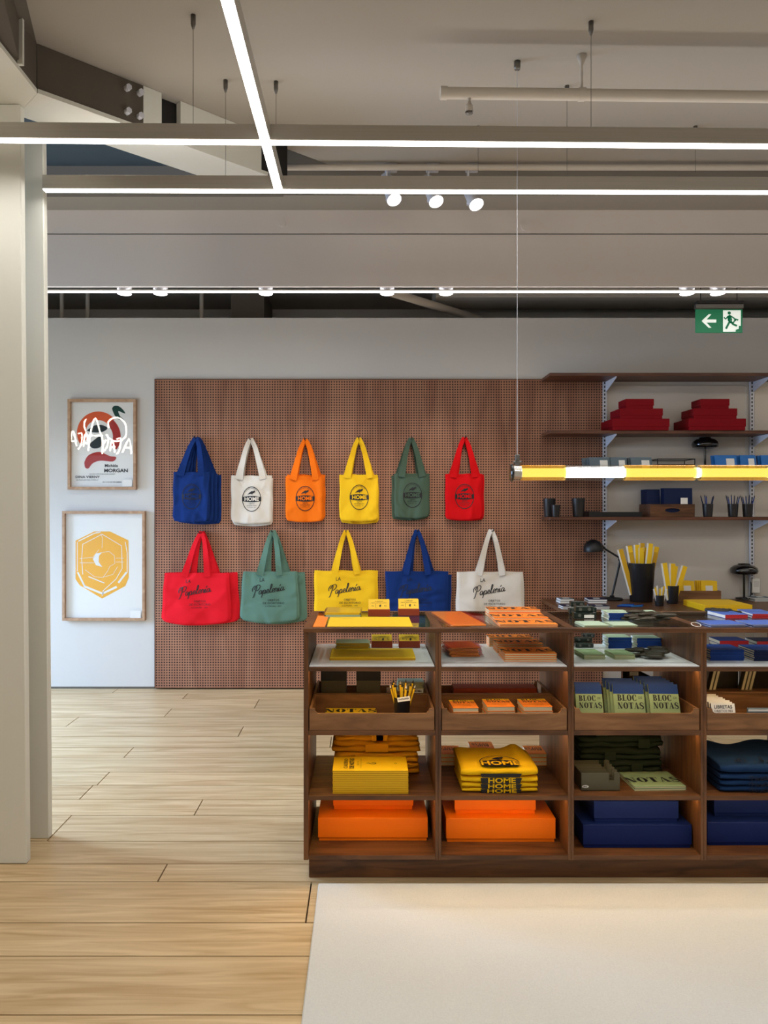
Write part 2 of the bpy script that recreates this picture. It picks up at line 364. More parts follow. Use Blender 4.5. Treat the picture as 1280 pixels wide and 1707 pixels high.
# ================================================================== SETTING
# floor of oak planks
fl = struct('floor', MB().box(-6, 6, -3, 7.5, -.05, -.012), M['gap'])
rows = [-3, -2.72, -2.42, -2.2, -1.9, -1.66, -1.4, -1.2, -.9, -.6, -.4, -.1, .12, .42, .7, .92, 1.22, 1.44, 1.75, 1.98, 2.284, 2.585, 2.795, 3.103, 3.259, 3.484,
        3.778, 3.985, 4.19, 4.40, 4.656, 4.856, 5.09, 5.327, 5.57, 5.817, 6.10, 6.30, 6.56, 6.8, 7.1, 7.5]
jn = {2.795: -.215, 3.103: -.836, 3.484: -1.44, 3.778: -.839, 4.19: -1.46, 4.656: -1.46, 5.09: -.84, 5.327: -2.07, 5.57: -1.456, 5.817: -.836, 6.10: -1.447}
random.seed(4)
for a, b in zip(rows[:-1], rows[1:]):
    j0 = jn.get(a, random.choice([-2.07, -2.7, .4, 1.0]) if a > 2 else random.uniform(-2, 2)); cuts = [-6]
    x = j0
    while x > -5.6: x -= 2.48
    x += 2.48
    while x < 5.8: cuts.append(x); x += 2.48
    cuts.append(6); g = .003
    for p, q in zip(cuts[:-1], cuts[1:]):
        if q-p < .05: continue
        dz = random.uniform(-.0006, 0)
        obj('floor_plank', MB().box(p+g, q-g, a+g, b-g, -.011, dz), M['oak'], fl)
# main ceiling, cut along the steel beam
cl = MB().prism([(.15, -3), (-1.09, 2.26), (-1.40, 3.19), (-.65, 3.91), (-.13, 4.36), (6, 4.34), (6, -3)], 3.43, 3.50, 'z')
cl.box(-.5, 6, 4.34, 4.36, 3.43, 3.8); cl.box(-.5, 6, 4.72, 4.74, 3.43, 3.8); cl.box(-.5, 6, 4.34, 4.74, 3.8, 3.84)
cl.box(-6, 6, 4.74, 7.5, 3.43, 3.48)
struct('ceiling', cl, M['ceil'])
struct('ceiling_left', MB().box(-6, -.09, -3, 4.74, 3.62, 3.68), M['ceil_blue'])
struct('wall_left', MB().box(-6.1, -6, -3, 7.5, 0, 3.7), M['wall'])
struct('wall_right', MB().box(6, 6.1, -3, 7.5, 0, 3.7), M['wall'])
struct('wall_rear', MB().box(-6, 6, 7.4, 7.5, 0, 3.45), M['wall'])
struct('wall_back', MB().box(-5.5, 6, 6.45, 6.55, .018, 3.11), M['wall'])
struct('shadow_gap_back', MB().box(-5.5, -1.75, 6.455, 6.54, 0, .018), M['metal'])  # grey strip colours in the shadow gap under the wall
struct('wall_front', MB().box(-6, 6, -3.1, -3, 0, 3.7), M['wall'])
# pegboard wall cladding in three sheets
pw = thing('pegboard', 'large brown perforated wooden pegboard covering the back wall behind the tote bags', 'pegboard', (-1.75, 6.44, 0))
for i in range(3):
    x0 = -1.75 + i*1.2457
    obj('peg_panel', MB().box(x0+.001, x0+1.2447, 6.425, 6.449, .012, 2.587, b=.0015), M['peg'], pw, True)
obj('edge_trim', MB().box(-1.757, -1.75, 6.424, 6.449, .012, 2.59).box(-1.757, 1.987, 6.424, 6.449, 2.5871, 2.594), M['walnut_d'], pw, True)
# fascia (soffit front) with a shadow groove
fs = MB().box(-5.5, 6, 4.95, 4.98, 2.940, 3.272).box(-5.5, 6, 4.95, 4.98, 3.280, 3.43)
struct('soffit', fs, M['fascia']); struct('trim_1', MB().box(-5.5, 6, 4.965, 4.979, 3.2721, 3.2799), M['black'])
# foreground column: panel and post, leaning slightly
def lean(x, y, z): return (x - .0085*max(z, 0)/1.0 + .004, y, z)
pa = MB().box(-2.05, -1.437, 3.26, 3.30, 0, 3.22, b=.003); pa.mapv(lean); struct('wall_panel_left', pa, M['col'])
pb = MB().box(-1.9, -1.445, 3.51, 3.55, 0, 3.225, b=.003); pb.mapv(lean); struct('column', pb, M['col'])
struct('daylight_blocker_left', MB().box(-6, -1.9, 3.56, 3.66, 0, 2.15), M['wall'])  # unseen low wall added to keep the daylight off the front floor
# steel beam running diagonally under the ceiling over the column
D = Vector((.729, .67, 0)).normalized(); Nn = Vector((.67, -.729, 0)).normalized()
bo = Vector((-1.354, 3.18, 0))
def bp(s, t, z): v = bo + D*s + Nn*t; return (v.x, v.y, z)
def bbox(mb, s0, s1, t0, t1, z0, z1):
    return mb.add([bp(s0,t0,z0), bp(s1,t0,z0), bp(s1,t1,z0), bp(s0,t1,z0), bp(s0,t0,z1), bp(s1,t0,z1), bp(s1,t1,z1), bp(s0,t1,z1)],
                  [(0,3,2,1),(4,5,6,7),(0,1,5,4),(1,2,6,5),(2,3,7,6),(3,0,4,7)])
sb = thing('steel_beam', 'diagonal steel ceiling beam with bolted joint above the white column at upper left', 'beam', bp(0, 0, 3.22))
obj('web', bbox(MB(), 0, .47, -.03, 0, 3.24, 3.428), M['beam'], sb, True)
obj('flange', bbox(MB(), -.0, 1.16, -.24, .005, 3.222, 3.24), M['col'], sb, True)
obj('flange', MB().prism([(-1.36, 1.2), (-1.354, 3.178), (-1.52, 3.36), (-2.2, 3.3), (-2.2, 1.2)], 3.222, 3.24, 'z'), M['col'], sb, True)
obj('web', MB().add([(-1.36, 1.2, 3.24), (-1.356, 3.178, 3.24), (-1.356, 3.178, 3.428), (-.80, 1.2, 3.428), (-1.4, 1.2, 3.24), (-1.40, 3.178, 3.24), (-1.40, 3.178, 3.428), (-.84, 1.2, 3.428)], [(0, 1, 2, 3), (7, 6, 5, 4), (0, 4, 5, 1), (3, 2, 6, 7), (0, 3, 7, 4), (1, 5, 6, 2)]), M['beam'], sb, True)
obj('stiffener', MB().box(-1.358, -1.335, 3.0, 3.015, 3.24, 3.428), M['col'], sb, True)
obj('end_plate', bbox(MB(), .47, .56, -.06, .004, 3.24, 3.428), M['col'], sb, True)
for s in (.39, .45):
    for z in (3.28, 3.385):
        c = bp(s, 0, z); obj('bolt', MB().tube([c, tuple(Vector(c)+Nn*.028)], .014, 6), M['white_metal'], sb, True)
obj('black_gap', bbox(MB(), .56, .66, -.10, -.04, 3.24, 3.428), M['black'], sb, True)
obj('casing', bbox(MB(), .66, 1.12, -.14, .0, 3.2405, 3.428), M['col'], sb, True)
obj('end_cap', bbox(MB(), 1.12, 1.30, -.13, -.02, 3.2405, 3.428), M['black'], sb, True)

# ---------------------------------------------------------------- LED bars
def led_bar(label, x0, x1, y, rz, z, h=.063, wd=.04, xc=None):
    t = thing('light_bar', label, 'light', ((x0+x1)/2 if xc is None else xc, y, z), rz); L2 = (x1-x0)/2
    obj('housing', MB().box(-L2, L2, -wd/2, wd/2, .0015, h, b=.002), M['steel'], t)
    obj('diffuser', MB().box(-L2+.002, L2-.002, -wd/2+.002, wd/2-.002, -.002, .0014), M['led'], t); return t
led_bar('long suspended aluminium light bar, highest and nearest of those running across', -2.1, 4.5, 3.02, R(.95), ZB)
led_bar('long suspended aluminium light bar just above the three round spotlights', -1.437, 4.5, 3.465, R(.4), ZB)
led_bar('slim light bar hanging under the pale soffit above the pegboard', -2.2, 5.4, 5.02, 0, 2.9235, .010)
led_bar('light bar running from the camera into the room, seen end-on at the top', -1.70, 1.70, 1.742, R(90), ZB, xc=-.386)
led_bar('added fill light bar behind the camera over the rug', -2.1, 4.5, .9, 0, ZB)  # this bar and the next are unseen, added to light the room
led_bar('added fill light bar farther back behind the camera', -2.1, 4.5, -.9, 0, ZB)
def hang(label, px, Y, ztop=3.43, zbot=ZB+.06, r=.0012, px2=None):
    x = PX(px, Y); t = thing('suspension_wire', label, 'wire', (x, Y, zbot))
    obj('ceiling_gripper', MB().lathe([(0, 0), (.004, 0), (.010, .02), (.010, .055), (0, .055)], 10, (0, 0, ztop-zbot-.055)), M['metal'], t)
    obj('wire', MB().tube([(0, 0, 0), (0, 0, ztop-zbot-.05)], r, 5), M['metal'], t)
hang('thin wire with steel gripper at upper left, above the nearest light bar', 322, 3.0)
hang('thin wire with steel gripper at upper right, above the nearest light bar', 985, 3.04)
hang('left wire of the two beside the end-on light bar', 376, 3.455)
hang('right wire of the two beside the end-on light bar', 460, 3.465)
hang('short wire passing behind the white ceiling pipe', 945, 3.50)
hang('faint wire above the rightmost round spotlight', 797, 3.87, zbot=3.2); hang('faint wire near the right edge behind the light bars', 1159, 3.87, zbot=3.2)
# sprinkler pipe
sp_ = thing('ceiling_pipe', 'thick cream ceiling pipe with a sprinkler head at its left end', 'pipe', (PX(737, 3.256), 3.256, 3.265), rz=R(1.0))
obj('pipe_run', MB().tube([(0, 0, 0), (3.6, 0, -.01)], .024, 18), M['pipe'], sp_)
obj('pipe_cap', MB().tube([(-.008, 0, 0), (.02, 0, 0)], .027, 18), M['pipe'], sp_)
obj('sprinkler', MB().lathe([(0, 0), (.012, 0), (.004, -.012), (.006, -.014), (.010, -.03), (.016, -.034), (.016, -.05), (.018, -.062)][::-1], 14, (.115, 0, -.018)), M['pipe'], sp_)
obj('deflector', MB().lathe([(0, 0), (.014, .001), (.014, .003), (0, .004)], 14, (.115, 0, -.088)).tube([(.107, 0, -.085), (.103, 0, -.07)], .002, 5).tube([(.123, 0, -.085), (.127, 0, -.07)], .002, 5), M['metal'], sp_)
obj('hanger', MB().tube([(.593, 0, .02), (.593, 0, .165)], .006, 8).lathe([(.006, .12), (.022, .165), (0, .165)], 12, (.593, 0, 0)).tube([(.58, 0, 0), (.606, 0, 0)], .028, 18), M['pipe'], sp_)
tag(obj('ceiling_pipe', MB().tube([(PX(388, 4.25), 4.27, 3.402), (4.5, 4.27, 3.402)], .017, 10), M['pipe']), 'thin white conduit along the dark ceiling slot behind the light bars', 'pipe')
tag(obj('ceiling_pipe', MB().tube([(PX(640, 6.2), 6.2, 3.27), (PX(800, 7.0), 7.0, 3.235)], .035, 12), M['pipe']), 'short slanting pipe end under the ceiling above the pegboard', 'pipe')
for i, (px_, n) in enumerate(((103, 'leftmost'), (146, 'second from left'), (336, 'right'))):
    Y = 6.8; tag(obj('conduit', MB().tube([(PX(px_, Y), Y, 3.06), (PX(px_, Y), Y, 3.43)], .018, 8), M['pipe']), f'{n} upright white conduit above the wall top over the posters', 'conduit')
bm_ = MB().box(PX(385, 6.7), PX(440, 6.7), 6.7, 7.3, 3.05, 3.43); tag(obj('duct', bm_, M['beam']), 'dark boxed duct above the wall at the left', 'duct')
tag(obj('duct', MB().box(.6, 4.6, 6.5, 6.9, 3.30, 3.428, b=.01), M['ceil']), 'low box duct above the wall over the shelves', 'duct')
for px_, lb in ((876, 'small round detector disc on the pale soffit face'), (471, 'tiny pale detector on the pale soffit face at left')):
    r = .032 if px_ > 500 else .02; Y = 4.95
    z = PZ(377 if px_ > 500 else 373, Y); tag(obj('detector', MB().tube([(PX(px_, Y), Y-.012, z), (PX(px_, Y), Y-.0005, z)], r, 20), M['fascia']), lb, 'detector')
# three spotlights
for i, (px_, py_, nm) in enumerate(((657, 333, 'leftmost'), (727, 336, 'middle'), (794, 341, 'rightmost'))):
    Y = 4.25; x = PX(px_, Y); z = PZ(py_, Y); t = thing('spotlight', f'{nm} of the three white round ceiling spotlights', 'spotlight', (x-.02, Y+.05, 3.43))
    d = Vector((.24, -.50, -.85)).normalized(); c = Vector((x, Y, z)); q = d.to_track_quat('Z', 'Y').to_matrix().to_4x4()
    obj('lamp_head', MB().lathe([(0, -.20), (.028, -.198), (.038, -.18), (.038, -.006), (.043, .0), (.043, .006), (.040, .006), (.038, -.004)], 22).xform(Matrix.Translation(c-d*.004) @ q), M['white_metal'], t, True)
    obj('lens', MB().lathe([(0, 0), (.038, 0), (.038, .003), (0, .003)], 22).xform(Matrix.Translation(c) @ q), M['led'], t, True)
    obj('bracket', MB().box(x-.045, x-.035, Y+.03, Y+.07, z+.02, 3.42, b=.002).box(x-.05, x+.02, Y+.03, Y+.09, 3.40, 3.43, b=.003), M['white_metal'], t, True)
# row of small cylinder downlights above the slim bar
DL = [200, 261, 440, 646, 746, 1155, 1207]
for px_ in DL:
    Y = 5.0; t = thing('downlight', 'small white cylinder downlight under the soffit'+lef(DL.index(px_), 7), 'spotlight', (PX(px_, Y), 5.095, 2.930))
    obj('can', MB().lathe([(.046, 0), (.050, .07), (0, .07)], 20), M['white_metal'], t); obj('lens', MB().lathe([(0, .003), (.043, .003), (.043, .001), (0, .001)], 16), M['led'], t)

# ---------------------------------------------------------------- exit sign
Y = 5.5; ex = thing('exit_sign', 'green and white emergency exit sign with left arrow and running figure', 'sign', (PX(1198, Y), Y, PZ(555, Y)))
W2 = .1675; hh = .168
M['exit_g'] = mat('exit_green', (10, 110, 72), .4, emit=(10, 120, 78), es=.35); M['exit_w'] = mat('exit_white', (240, 245, 238), .4, emit=(235, 245, 235), es=.55)
obj('housing', MB().box(-W2-.002, W2+.002, -.02, .02, hh+.003, hh+.036, b=.003), M['metal'], ex)
obj('top_box', MB().box(-W2, W2, -.03, .03, hh+.036, hh+.056, b=.003), M['black'], ex)
obj('panel', MB().box(-W2, W2, -.004, .004, 0, hh, b=.001), M['exit_g'], ex)
for s in (-1, 1): obj('rod', MB().tube([(s*.13, 0, hh+.055), (s*.13, 0, 3.43-ex.location.z)], .003, 6), M['black'], ex)
d = MB(); f_ = lambda u, v: (u, -.0048, v)
def pg(pts): d.add([f_(a, b) for a, b in pts], [list(range(len(pts)))])
pg([(-.125, .084), (-.075, .132), (-.055, .132), (-.090, .095), (-.02, .095), (-.02, .073), (-.090, .073), (-.055, .036), (-.075, .036)])
pg([(.028, .008), (.155, .008), (.155, .160), (.028, .160)])
obj('pictogram', d, M['exit_w'], ex)
d = MB(); f_ = lambda u, v: (u, -.0054, v)
d.add([f_(.072+.012*cos(a*pi/6), .141+.012*sin(a*pi/6)) for a in range(12)], [list(range(12))])
for p, w_ in (([(.080, .125), (.062, .115), (.045, .098), (.034, .112)], .011), ([(.078, .124), (.066, .09), (.082, .072), (.100, .07), (.118, .098), (.137, .090)], .012),
              ([(.070, .122), (.080, .085)], .030), ([(.078, .085), (.062, .055), (.048, .028)], .015), ([(.082, .085), (.100, .060), (.128, .050)], .015), ([(.085, .118), (.105, .105), (.120, .085)], .010)):
    g = stroke(p, w_); d.add([f_(a, b) for a, b in g[0]], g[1])
pg([(.118, .008), (.155, .008), (.155, .05), (.14, .05), (.14, .028), (.118, .022)])
obj('running_figure', d, M['exit_g'], ex)

# ---------------------------------------------------------------- framed prints
def framed(label, px0, px1, py0, py1, dep=.045, fw=.022):
    Y = 6.40; x0, x1, z0, z1 = PX(px0, Y), PX(px1, Y), PZ(py1, Y), PZ(py0, Y)
    t = thing('framed_print', label, 'picture', ((x0+x1)/2, 6.449, z0)); w_, h_ = x1-x0, z1-z0; a = w_/2
    for b_ in ((-a, a, 0, fw), (-a, a, h_-fw, h_)): obj('frame_rail', MB().box(b_[0], b_[1], -dep, 0, b_[2], b_[3], b=.001), M['frame_oak'], t)
    for b_ in ((-a, -a+fw), (a-fw, a)): obj('frame_rail', MB().box(b_[0], b_[1], -dep, 0, fw, h_-fw, b=.001), M['frame_oak'], t)
    obj('backing', MB().box(-a+fw, a-fw, -.012, -.002, fw, h_-fw), M['white'], t)
    obj('glass_pane', MB().box(-a+fw, a-fw, -dep+.012, -dep+.014, fw, h_-fw), M['pglass'], t)
    return t, w_, h_
M['p_orange'] = mat('print_orange', (224, 92, 44), .7); M['p_red'] = mat('print_red', (170, 40, 34), .7); M['p_dark'] = mat('print_dark', (26, 40, 44), .7)
t, w_, h_ = framed('oak framed poster with orange and red bird-like shape and black lettering, upper of two', 112, 226, 665, 816)
def lay(k): return lambda u, v: (u, -.0125-.0004*k, v)
def pt(px_, py_): # photo zoom coordinates (3.878 px per px) -> local
    x = 80+px_/3.878; y = 630+py_/3.878; return (PX(x, 6.437)-t.location.x, PZ(y, 6.437)-t.location.z)
def poly(m, pts, k, name): 
    b = MB(); q = [pt(*p) for p in smooth(pts, 4)]; b.add([lay(k)(*p) for p in q], [list(range(len(q)))]); obj(name, b, m, t)
def arc(m, cx, cy, r0, r1, a0, a1, k, name):
    g = ring(cx, cy, r0, r0, r1, r1, a0, a1, 24); b = MB().add([lay(k)(*pt(x, y)) for x, y in g[0]], g[1]); obj(name, b, m, t)
arc(M['p_orange'], 325, 355, 138, 82, 150, 320, 1, 'orange_shape'); arc(M['p_red'], 325, 380, 145, 95, -50, 35, 2, 'red_shape')
poly(M['p_red'], [(235, 545), (262, 500), (330, 478), (400, 505), (440, 512), (420, 540), (340, 535), (290, 552), (262, 585), (240, 578), (235, 545)], 3, 'red_shape')
poly(M['p_dark'], [(250, 340), (300, 308), (350, 305), (385, 325), (350, 350), (290, 352), (250, 340)], 3, 'dark_shape')
poly(M['p_dark'], [(340, 370), (300, 400), (270, 430), (290, 455), (335, 450), (345, 420), (340, 370)], 4, 'dark_shape')
M['p_green'] = mat('print_green', (14, 62, 52), .7)
poly(M['p_green'], [(414, 200), (425, 183), (455, 182), (485, 205), (500, 230), (475, 222), (455, 215), (465, 245), (487, 270), (455, 268), (430, 240), (414, 200)], 4, 'green_shape')
b = MB()
for s, sz, bold, cx, cy, sx in (('Michèle', .034, .02, 409, 568, 1.05), ('MORGAN', .041, .03, 440, 600, 1.12), ('DINA VIERNY', .028, .02, 256, 641, 1.2), ('36 RUE JACOB, PARIS 6°', .012, 0, 256, 660, 1.5),
                            ('ŒUVRES 1970 QUELQUES ANNÉES', .011, 0, 350, 622, 1.3), ('DU 6 AU 30 DÉCEMBRE', .013, .01, 415, 674, 1.2)):
    u, v = pt(cx, cy); put2d(b, text_geo(s, 1, 0, bold), sz, u, v, lay(5), sx)
obj('lettering', b, M['ink'], t)
obj('price_tag', MB().box(*[pt(484, 0)[0], pt(548, 0)[0]], -.034, -.0335, pt(0, 703)[1], pt(0, 658)[1]), M['white'], t)
t, w_, h_ = framed('oak framed print of a large yellow hexagonal crystal, lower of two', 103, 241, 852, 1035)
M['p_yellow'] = mat('print_yellow', (244, 174, 0), .7)
hexp = lambda c, r, sq=1.0: [(c[0]+sq*r*sin(pi*i/3), c[1]-r*cos(pi*i/3)) for i in range(6)]
b = MB()
P8 = [(300, 992), (400, 992), (520, 1050), (522, 1290), (500, 1345), (350, 1426), (205, 1340), (178, 1300), (178, 1052)]
b.add([lay(1)(*pt(*p)) for p in P8], [list(range(9))]); obj('yellow_crystal', b, M['p_yellow'], t)
b = MB()
def ln(pts, w0=.004):
    q = [pt(*p) for p in pts]; g = stroke(q, w0); b.add([lay(2)(*p) for p in g[0]], g[1])
ln([(196, 1056), (300, 1004), (340, 996)], .008); ln([(190, 1060), (190, 1250)], .005); ln([(500, 1060), (512, 1130), (512, 1260)], .006); ln([(508, 1256), (455, 1325)], .016)
ln([(192, 1256), (236, 1345)], .014); ln([(232, 1346), (352, 1394), (445, 1350)], .018); ln([(350, 1010), (225, 1075), (218, 1170), (225, 1270)], .005)
ln([(350, 1010), (475, 1085), (480, 1230), (440, 1300), (352, 1380)], .005); ln([(262, 1284), (365, 1326)], .008); ln([(335, 1130), (395, 1122), (430, 1150), (432, 1200), (400, 1218), (385, 1250), (355, 1290)], .003)
ln([(205, 1195), (300, 1195)], .003); ln([(205, 1168), (290, 1160), (330, 1110)], .003); ln([(340, 1010), (352, 1030), (350, 1100)], .003); ln([(350, 1410), (360, 1380)], .006)
ln([(440, 1165), (490, 1165)], .003); ln([(440, 1190), (490, 1190)], .003); ln([(240, 1240), (300, 1285), (350, 1290), (420, 1270), (450, 1220)], .003)
q = [(290, 1170), (310, 1135), (348, 1130), (330, 1150), (328, 1190), (352, 1222), (310, 1210)]; b.add([lay(2)(*pt(*p)) for p in q], [list(range(7))])
obj('white_lines', b, M['white'], t)
obj('price_tag', MB().box(pt(536, 0)[0], pt(604, 0)[0], -.034, -.0335, pt(0, 1552)[1], pt(0, 1502)[1]), M['white'], t)
# neon sign behind the camera, seen only as a reflection in the upper picture glass
ne = thing('neon_sign', 'warm white neon script sign on the opposite wall, mirrored in the poster glass', 'sign', (-4.7, -1.2, 2.6))
YV = 12.8+1.2; nb = MB()
def npt(zx, zy): x = 80+zx/3.878; y = 630+zy/3.878; return ((x-CX)/F*YV+4.7, 0, H-(y-CY)/F*YV-2.6)
for s in ([(138, 440), (150, 350), (165, 360), (180, 440)], [(142, 410), (180, 405)], [(190, 360), (215, 360), (210, 430), (190, 460)], [(225, 440), (240, 350), (262, 450)], [(228, 420), (265, 420)],
          [(255, 470), (275, 330), (302, 258), (330, 340), (350, 410), (345, 490)], [(240, 372), (350, 372)], [(240, 265), (228, 300), (240, 340)], [(390, 320), (385, 285), (410, 262), (450, 256), (490, 285), (502, 330), (495, 380), (460, 405), (420, 405), (380, 380)],
          [(372, 365), (385, 380), (380, 440), (355, 470), (350, 440), (370, 400)], [(395, 470), (412, 400), (428, 480)], [(398, 445), (430, 445)], [(440, 395), (465, 390), (460, 460), (440, 490)], [(478, 480), (520, 395), (535, 490)], [(485, 450), (535, 450)]):
    nb.tube([npt(*p) for p in smooth(s, 3)], .014, 6)
obj('neon_tube', nb, emis('neon_white', (255, 246, 226), 55), ne)
obj('backboard', MB().box(-.95, .75, -.03, -.02, -.2, 1.2), M['black'], ne)

# ================================================================== TOTE BAGS
def tote_front(w_top, w_bot, h, dep, seed, bulge):
    rnd = random.Random(seed); ph = [rnd.uniform(0, 6) for _ in range(6)]
    cr = [(rnd.uniform(-1, 1), rnd.uniform(.1, 1), rnd.uniform(0, 3.14), rnd.choice([-1, 1])*rnd.uniform(.003, .007), rnd.uniform(.035, .10)) for _ in range(9)]
    kw_ = w_top
    def half(v): return (w_top + (w_bot-w_top)*v**.8)/2
    def y(u, v):   # u in -1..1, v 0 top..1 bottom ; returns y of front (negative)
        e = (1-u*u)**.5 if abs(u) < 1 else 0
        return -(dep*(.35+.65*v)*min(1, 3*e) + .004*e*sin(5*u+ph[0]+2*v) + .0035*sin(9*v+ph[1]+2.5*u)*e + .004*e*max(0, sin(3.2*u*2+ph[2]))*v) - bulge*e*sin(pi*min(1, v*.8)) + min(1, 2*e)*(1 if kw_ > .45 else .12+.88*min(1, (u/.75)**4+((v-.5)/.36)**4))*sum(q[3]*math.exp(-((((u-q[0])*.5*cos(q[2])+(v-q[1])*sin(q[2]))/q[4])**2)) for q in cr)
    return half, y
def tote(kind, color, label, hx, hy, bx0, bx1, by0, by1, n, seed, offs, bot=1.0, inkm='ink', deco=True, knock=None):
    """n bags on one hook; front one has print"""
    k = 6.38/F; X = lambda p: (p-CX)*k; Z = lambda p: H-(p-CY)*k
    hk = thing('peg_hook', f'peg hook holding the {label}', 'hook', (X(hx), 6.425, Z(hy)))
    obj('prong', MB().tube([(0, .0, 0), (0, -.10-.02*n, .0), (0, -.115-.02*n, .012)], .004, 6), M['black'], hk)
    for i in range(n):
        ox, oz, gw = (0, 0, 1) if i == 0 else offs[(i-1) % len(offs)]
        yb = 6.418 - .034*(n-1-i)
        lb = f'{label}, front bag' if i == 0 and n > 1 else (label if n == 1 else f'{label}, bag number {i+1} behind the front one')
        if i > 0 and n == 2: lb = f'{label}, rear bag of the pair'
        t = thing('tote_bag', lb, 'bag', (X(hx), yb, Z(hy)))
        if n > 2 and i > 0: t['label'] = f'{label}, {ORD[i-1]} in its row of four'
        x0, x1 = X(bx0)-X(hx)+ox*k, X(bx1)-X(hx)+ox*k; zt, zb = Z(by0)-Z(hy)-oz*k, Z(by1)-Z(hy)-oz*k
        cx = (x0+x1)/2; wt = (x1-x0); h = zt-zb; dep = .018 if i == 0 else .012
        half, yf = tote_front(wt, wt*bot, h, dep, seed+i*7, .012 if i == 0 and kind == 'L' else .005)
        nu, nv = 34, 26; vs = []; fsx = []
        rn = random.Random(seed+i)
        for s in (0, 1):
            for b_ in range(nv+1):
                for a_ in range(nu+1):
                    u = -1+2*a_/nu; v = b_/nv
                    sag = .012*(1-u*u) if kind == 'S' else .030*(1-u*u)
                    z = zt - h*v - sag*max(0, v-.85)/.15 + .003*sin(7*u+seed)*(1-v)
                    xx = cx + u*half(v) + .002*sin(11*v+seed)*(abs(u))
                    if v > .9: xx = cx + (xx-cx)*(1-.10*((v-.9)/.1)**2)
                    vs.append((xx, yf(u, v) if s == 0 else -.002*(1-abs(u)), z))
        m_ = (nu+1)*(nv+1)
        for b_ in range(nv):
            for a_ in range(nu):
                i0 = b_*(nu+1)+a_; fsx.append((i0, i0+nu+1, i0+nu+2, i0+1)); fsx.append((m_+i0, m_+i0+1, m_+i0+nu+2, m_+i0+nu+1))
        for b_ in range(nv):
            for e in (0, nu):
                i0 = b_*(nu+1)+e; fsx.append((i0, i0+m_, i0+m_+nu+1, i0+nu+1))
        for a_ in range(nu):
            i0 = nv*(nu+1)+a_; fsx.append((i0, i0+1, i0+1+m_, i0+m_))
        obj('body', MB().add(vs, fsx, 0, True), M[color], t)
        # hem band
        hb = MB(); q = [(cx+u*half(0)*.995, yf(u, .02)-.0015, 0) for u in [-.98+.14*j for j in range(15)]]
        for j in range(14):
            a_, c_ = q[j], q[j+1]; hb.add([(a_[0], a_[1], zt-.002), (c_[0], c_[1], zt-.002), (c_[0], c_[1], zt-.022), (a_[0], a_[1], zt-.022)], [(0, 1, 2, 3)])
        obj('hem', hb, M[color], t)
        # straps: front and back loop
        bw = .052 if kind == 'S' else .050
        sx = wt*.29 if kind == 'S' else wt*.175
        for loop in (0, 1):
            mb = MB(); dx = sx + (.014 if loop else 0)
            for s in (-1, 1):
                pts = []; N_ = 12
                for j in range(N_+1):
                    q_ = j/N_; x = cx*(1-q_) + s*dx*(1-q_)**(1.05 if loop else .9) + s*.018*q_*(1-q_**6) + rn.uniform(-.001, .001)
                    z = (zt-.03)*(1-q_) + (0.006)*q_ + .01*sin(pi*q_)*.3
                    if j == N_: z = .008; x = s*.002
                    y_ = -.006 - .010*sin(pi*min(1, q_*1.1)) - (.009 if not loop else -.003) - (dep*.3 if loop == 0 else 0)*(1-q_)
                    pts.append((x, y_, z))
                n_ = len(pts); vv = []
                for j, p in enumerate(pts):
                    a_ = Vector(pts[max(j-1, 0)]); c_ = Vector(pts[min(j+1, n_-1)]); tt = (c_-a_).normalized(); side = Vector((tt.z, 0, -tt.x)).normalized()
                    wj = bw*(1-.42*(j/N_)**1.4); tw = .004*sin(j*.5+seed)
                    for sg, yy in ((1, tw), (-1, -tw)): vv.append(Vector(p)+side*sg*wj/2+Vector((0, yy-.0015, 0)))
                    for sg, yy in ((-1, -tw), (1, tw)): vv.append(Vector(p)+side*sg*wj/2+Vector((0, yy+.0015, 0)))
                ff = []
                for j in range(n_-1):
                    for e in range(4): ff.append((4*j+e, 4*j+(e+1) % 4, 4*j+4+(e+1) % 4, 4*j+4+e))
                mb.add(vv, ff, 0, False)
            obj('handle', mb, M[color], t)
        if i == 0 and deco:
            fn = lambda u, v: (u, yf(max(-.99, min(.99, (u-cx)/half(max(0, (zt-v)/h)))), max(0, min(1, (zt-v)/h)))-.0036, v)
            fn2 = lambda u, v: (fn(u, v)[0], fn(u, v)[1]-.0025, v)
            mb = MB()
            if kind == 'S':
                c_ = (cx+.004, zt-h*.50); rx, ry = .079, .104
                g = ring(c_[0], c_[1], rx, ry, rx-.0055, ry-.0055, 0, 360, 36); mb.add([fn(*p) for p in g[0]], g[1])
                for j in range(12):   # lens shaped banner
                    a0, a1 = -1+j/6, -1+(j+1)/6; w0, w1 = .026-.010*a0*a0, .026-.010*a1*a1
                    mb.add([fn(c_[0]+a0*rx, c_[1]-w0), fn(c_[0]+a1*rx, c_[1]-w1), fn(c_[0]+a1*rx, c_[1]+w1), fn(c_[0]+a0*rx, c_[1]+w0)], [(0, 1, 2, 3)])
                for s_, sz, dy in (('OBJETOS', .013, -.038), ('DE ESCRITORIO', .013, -.054), ('A CORUÑA · 1997', .010, -.070)):
                    put2d(mb, text_geo(s_), sz, c_[0], c_[1]+dy, fn, .9)
                bird = [(-.036, .036), (-.02, .052), (0, .066), (.012, .064), (.026, .072), (.03, .062), (.022, .052), (.008, .046), (.004, .034), (-.002, .045), (-.018, .042)]
                mb.add([fn(c_[0]+a_, c_[1]+b_) for a_, b_ in bird], [list(range(11))])
                for j in range(9):
                    an = R(50+10*j); mb.add([fn(c_[0]+(rx-.012)*cos(an+da)+0, c_[1]+(ry-.012+dr)*sin(an+da)) for da, dr in ((0, 0), (R(5), 0), (R(5), -.006), (0, -.006))], [(0, 1, 2, 3)])
                obj('print', mb, M[inkm], t)
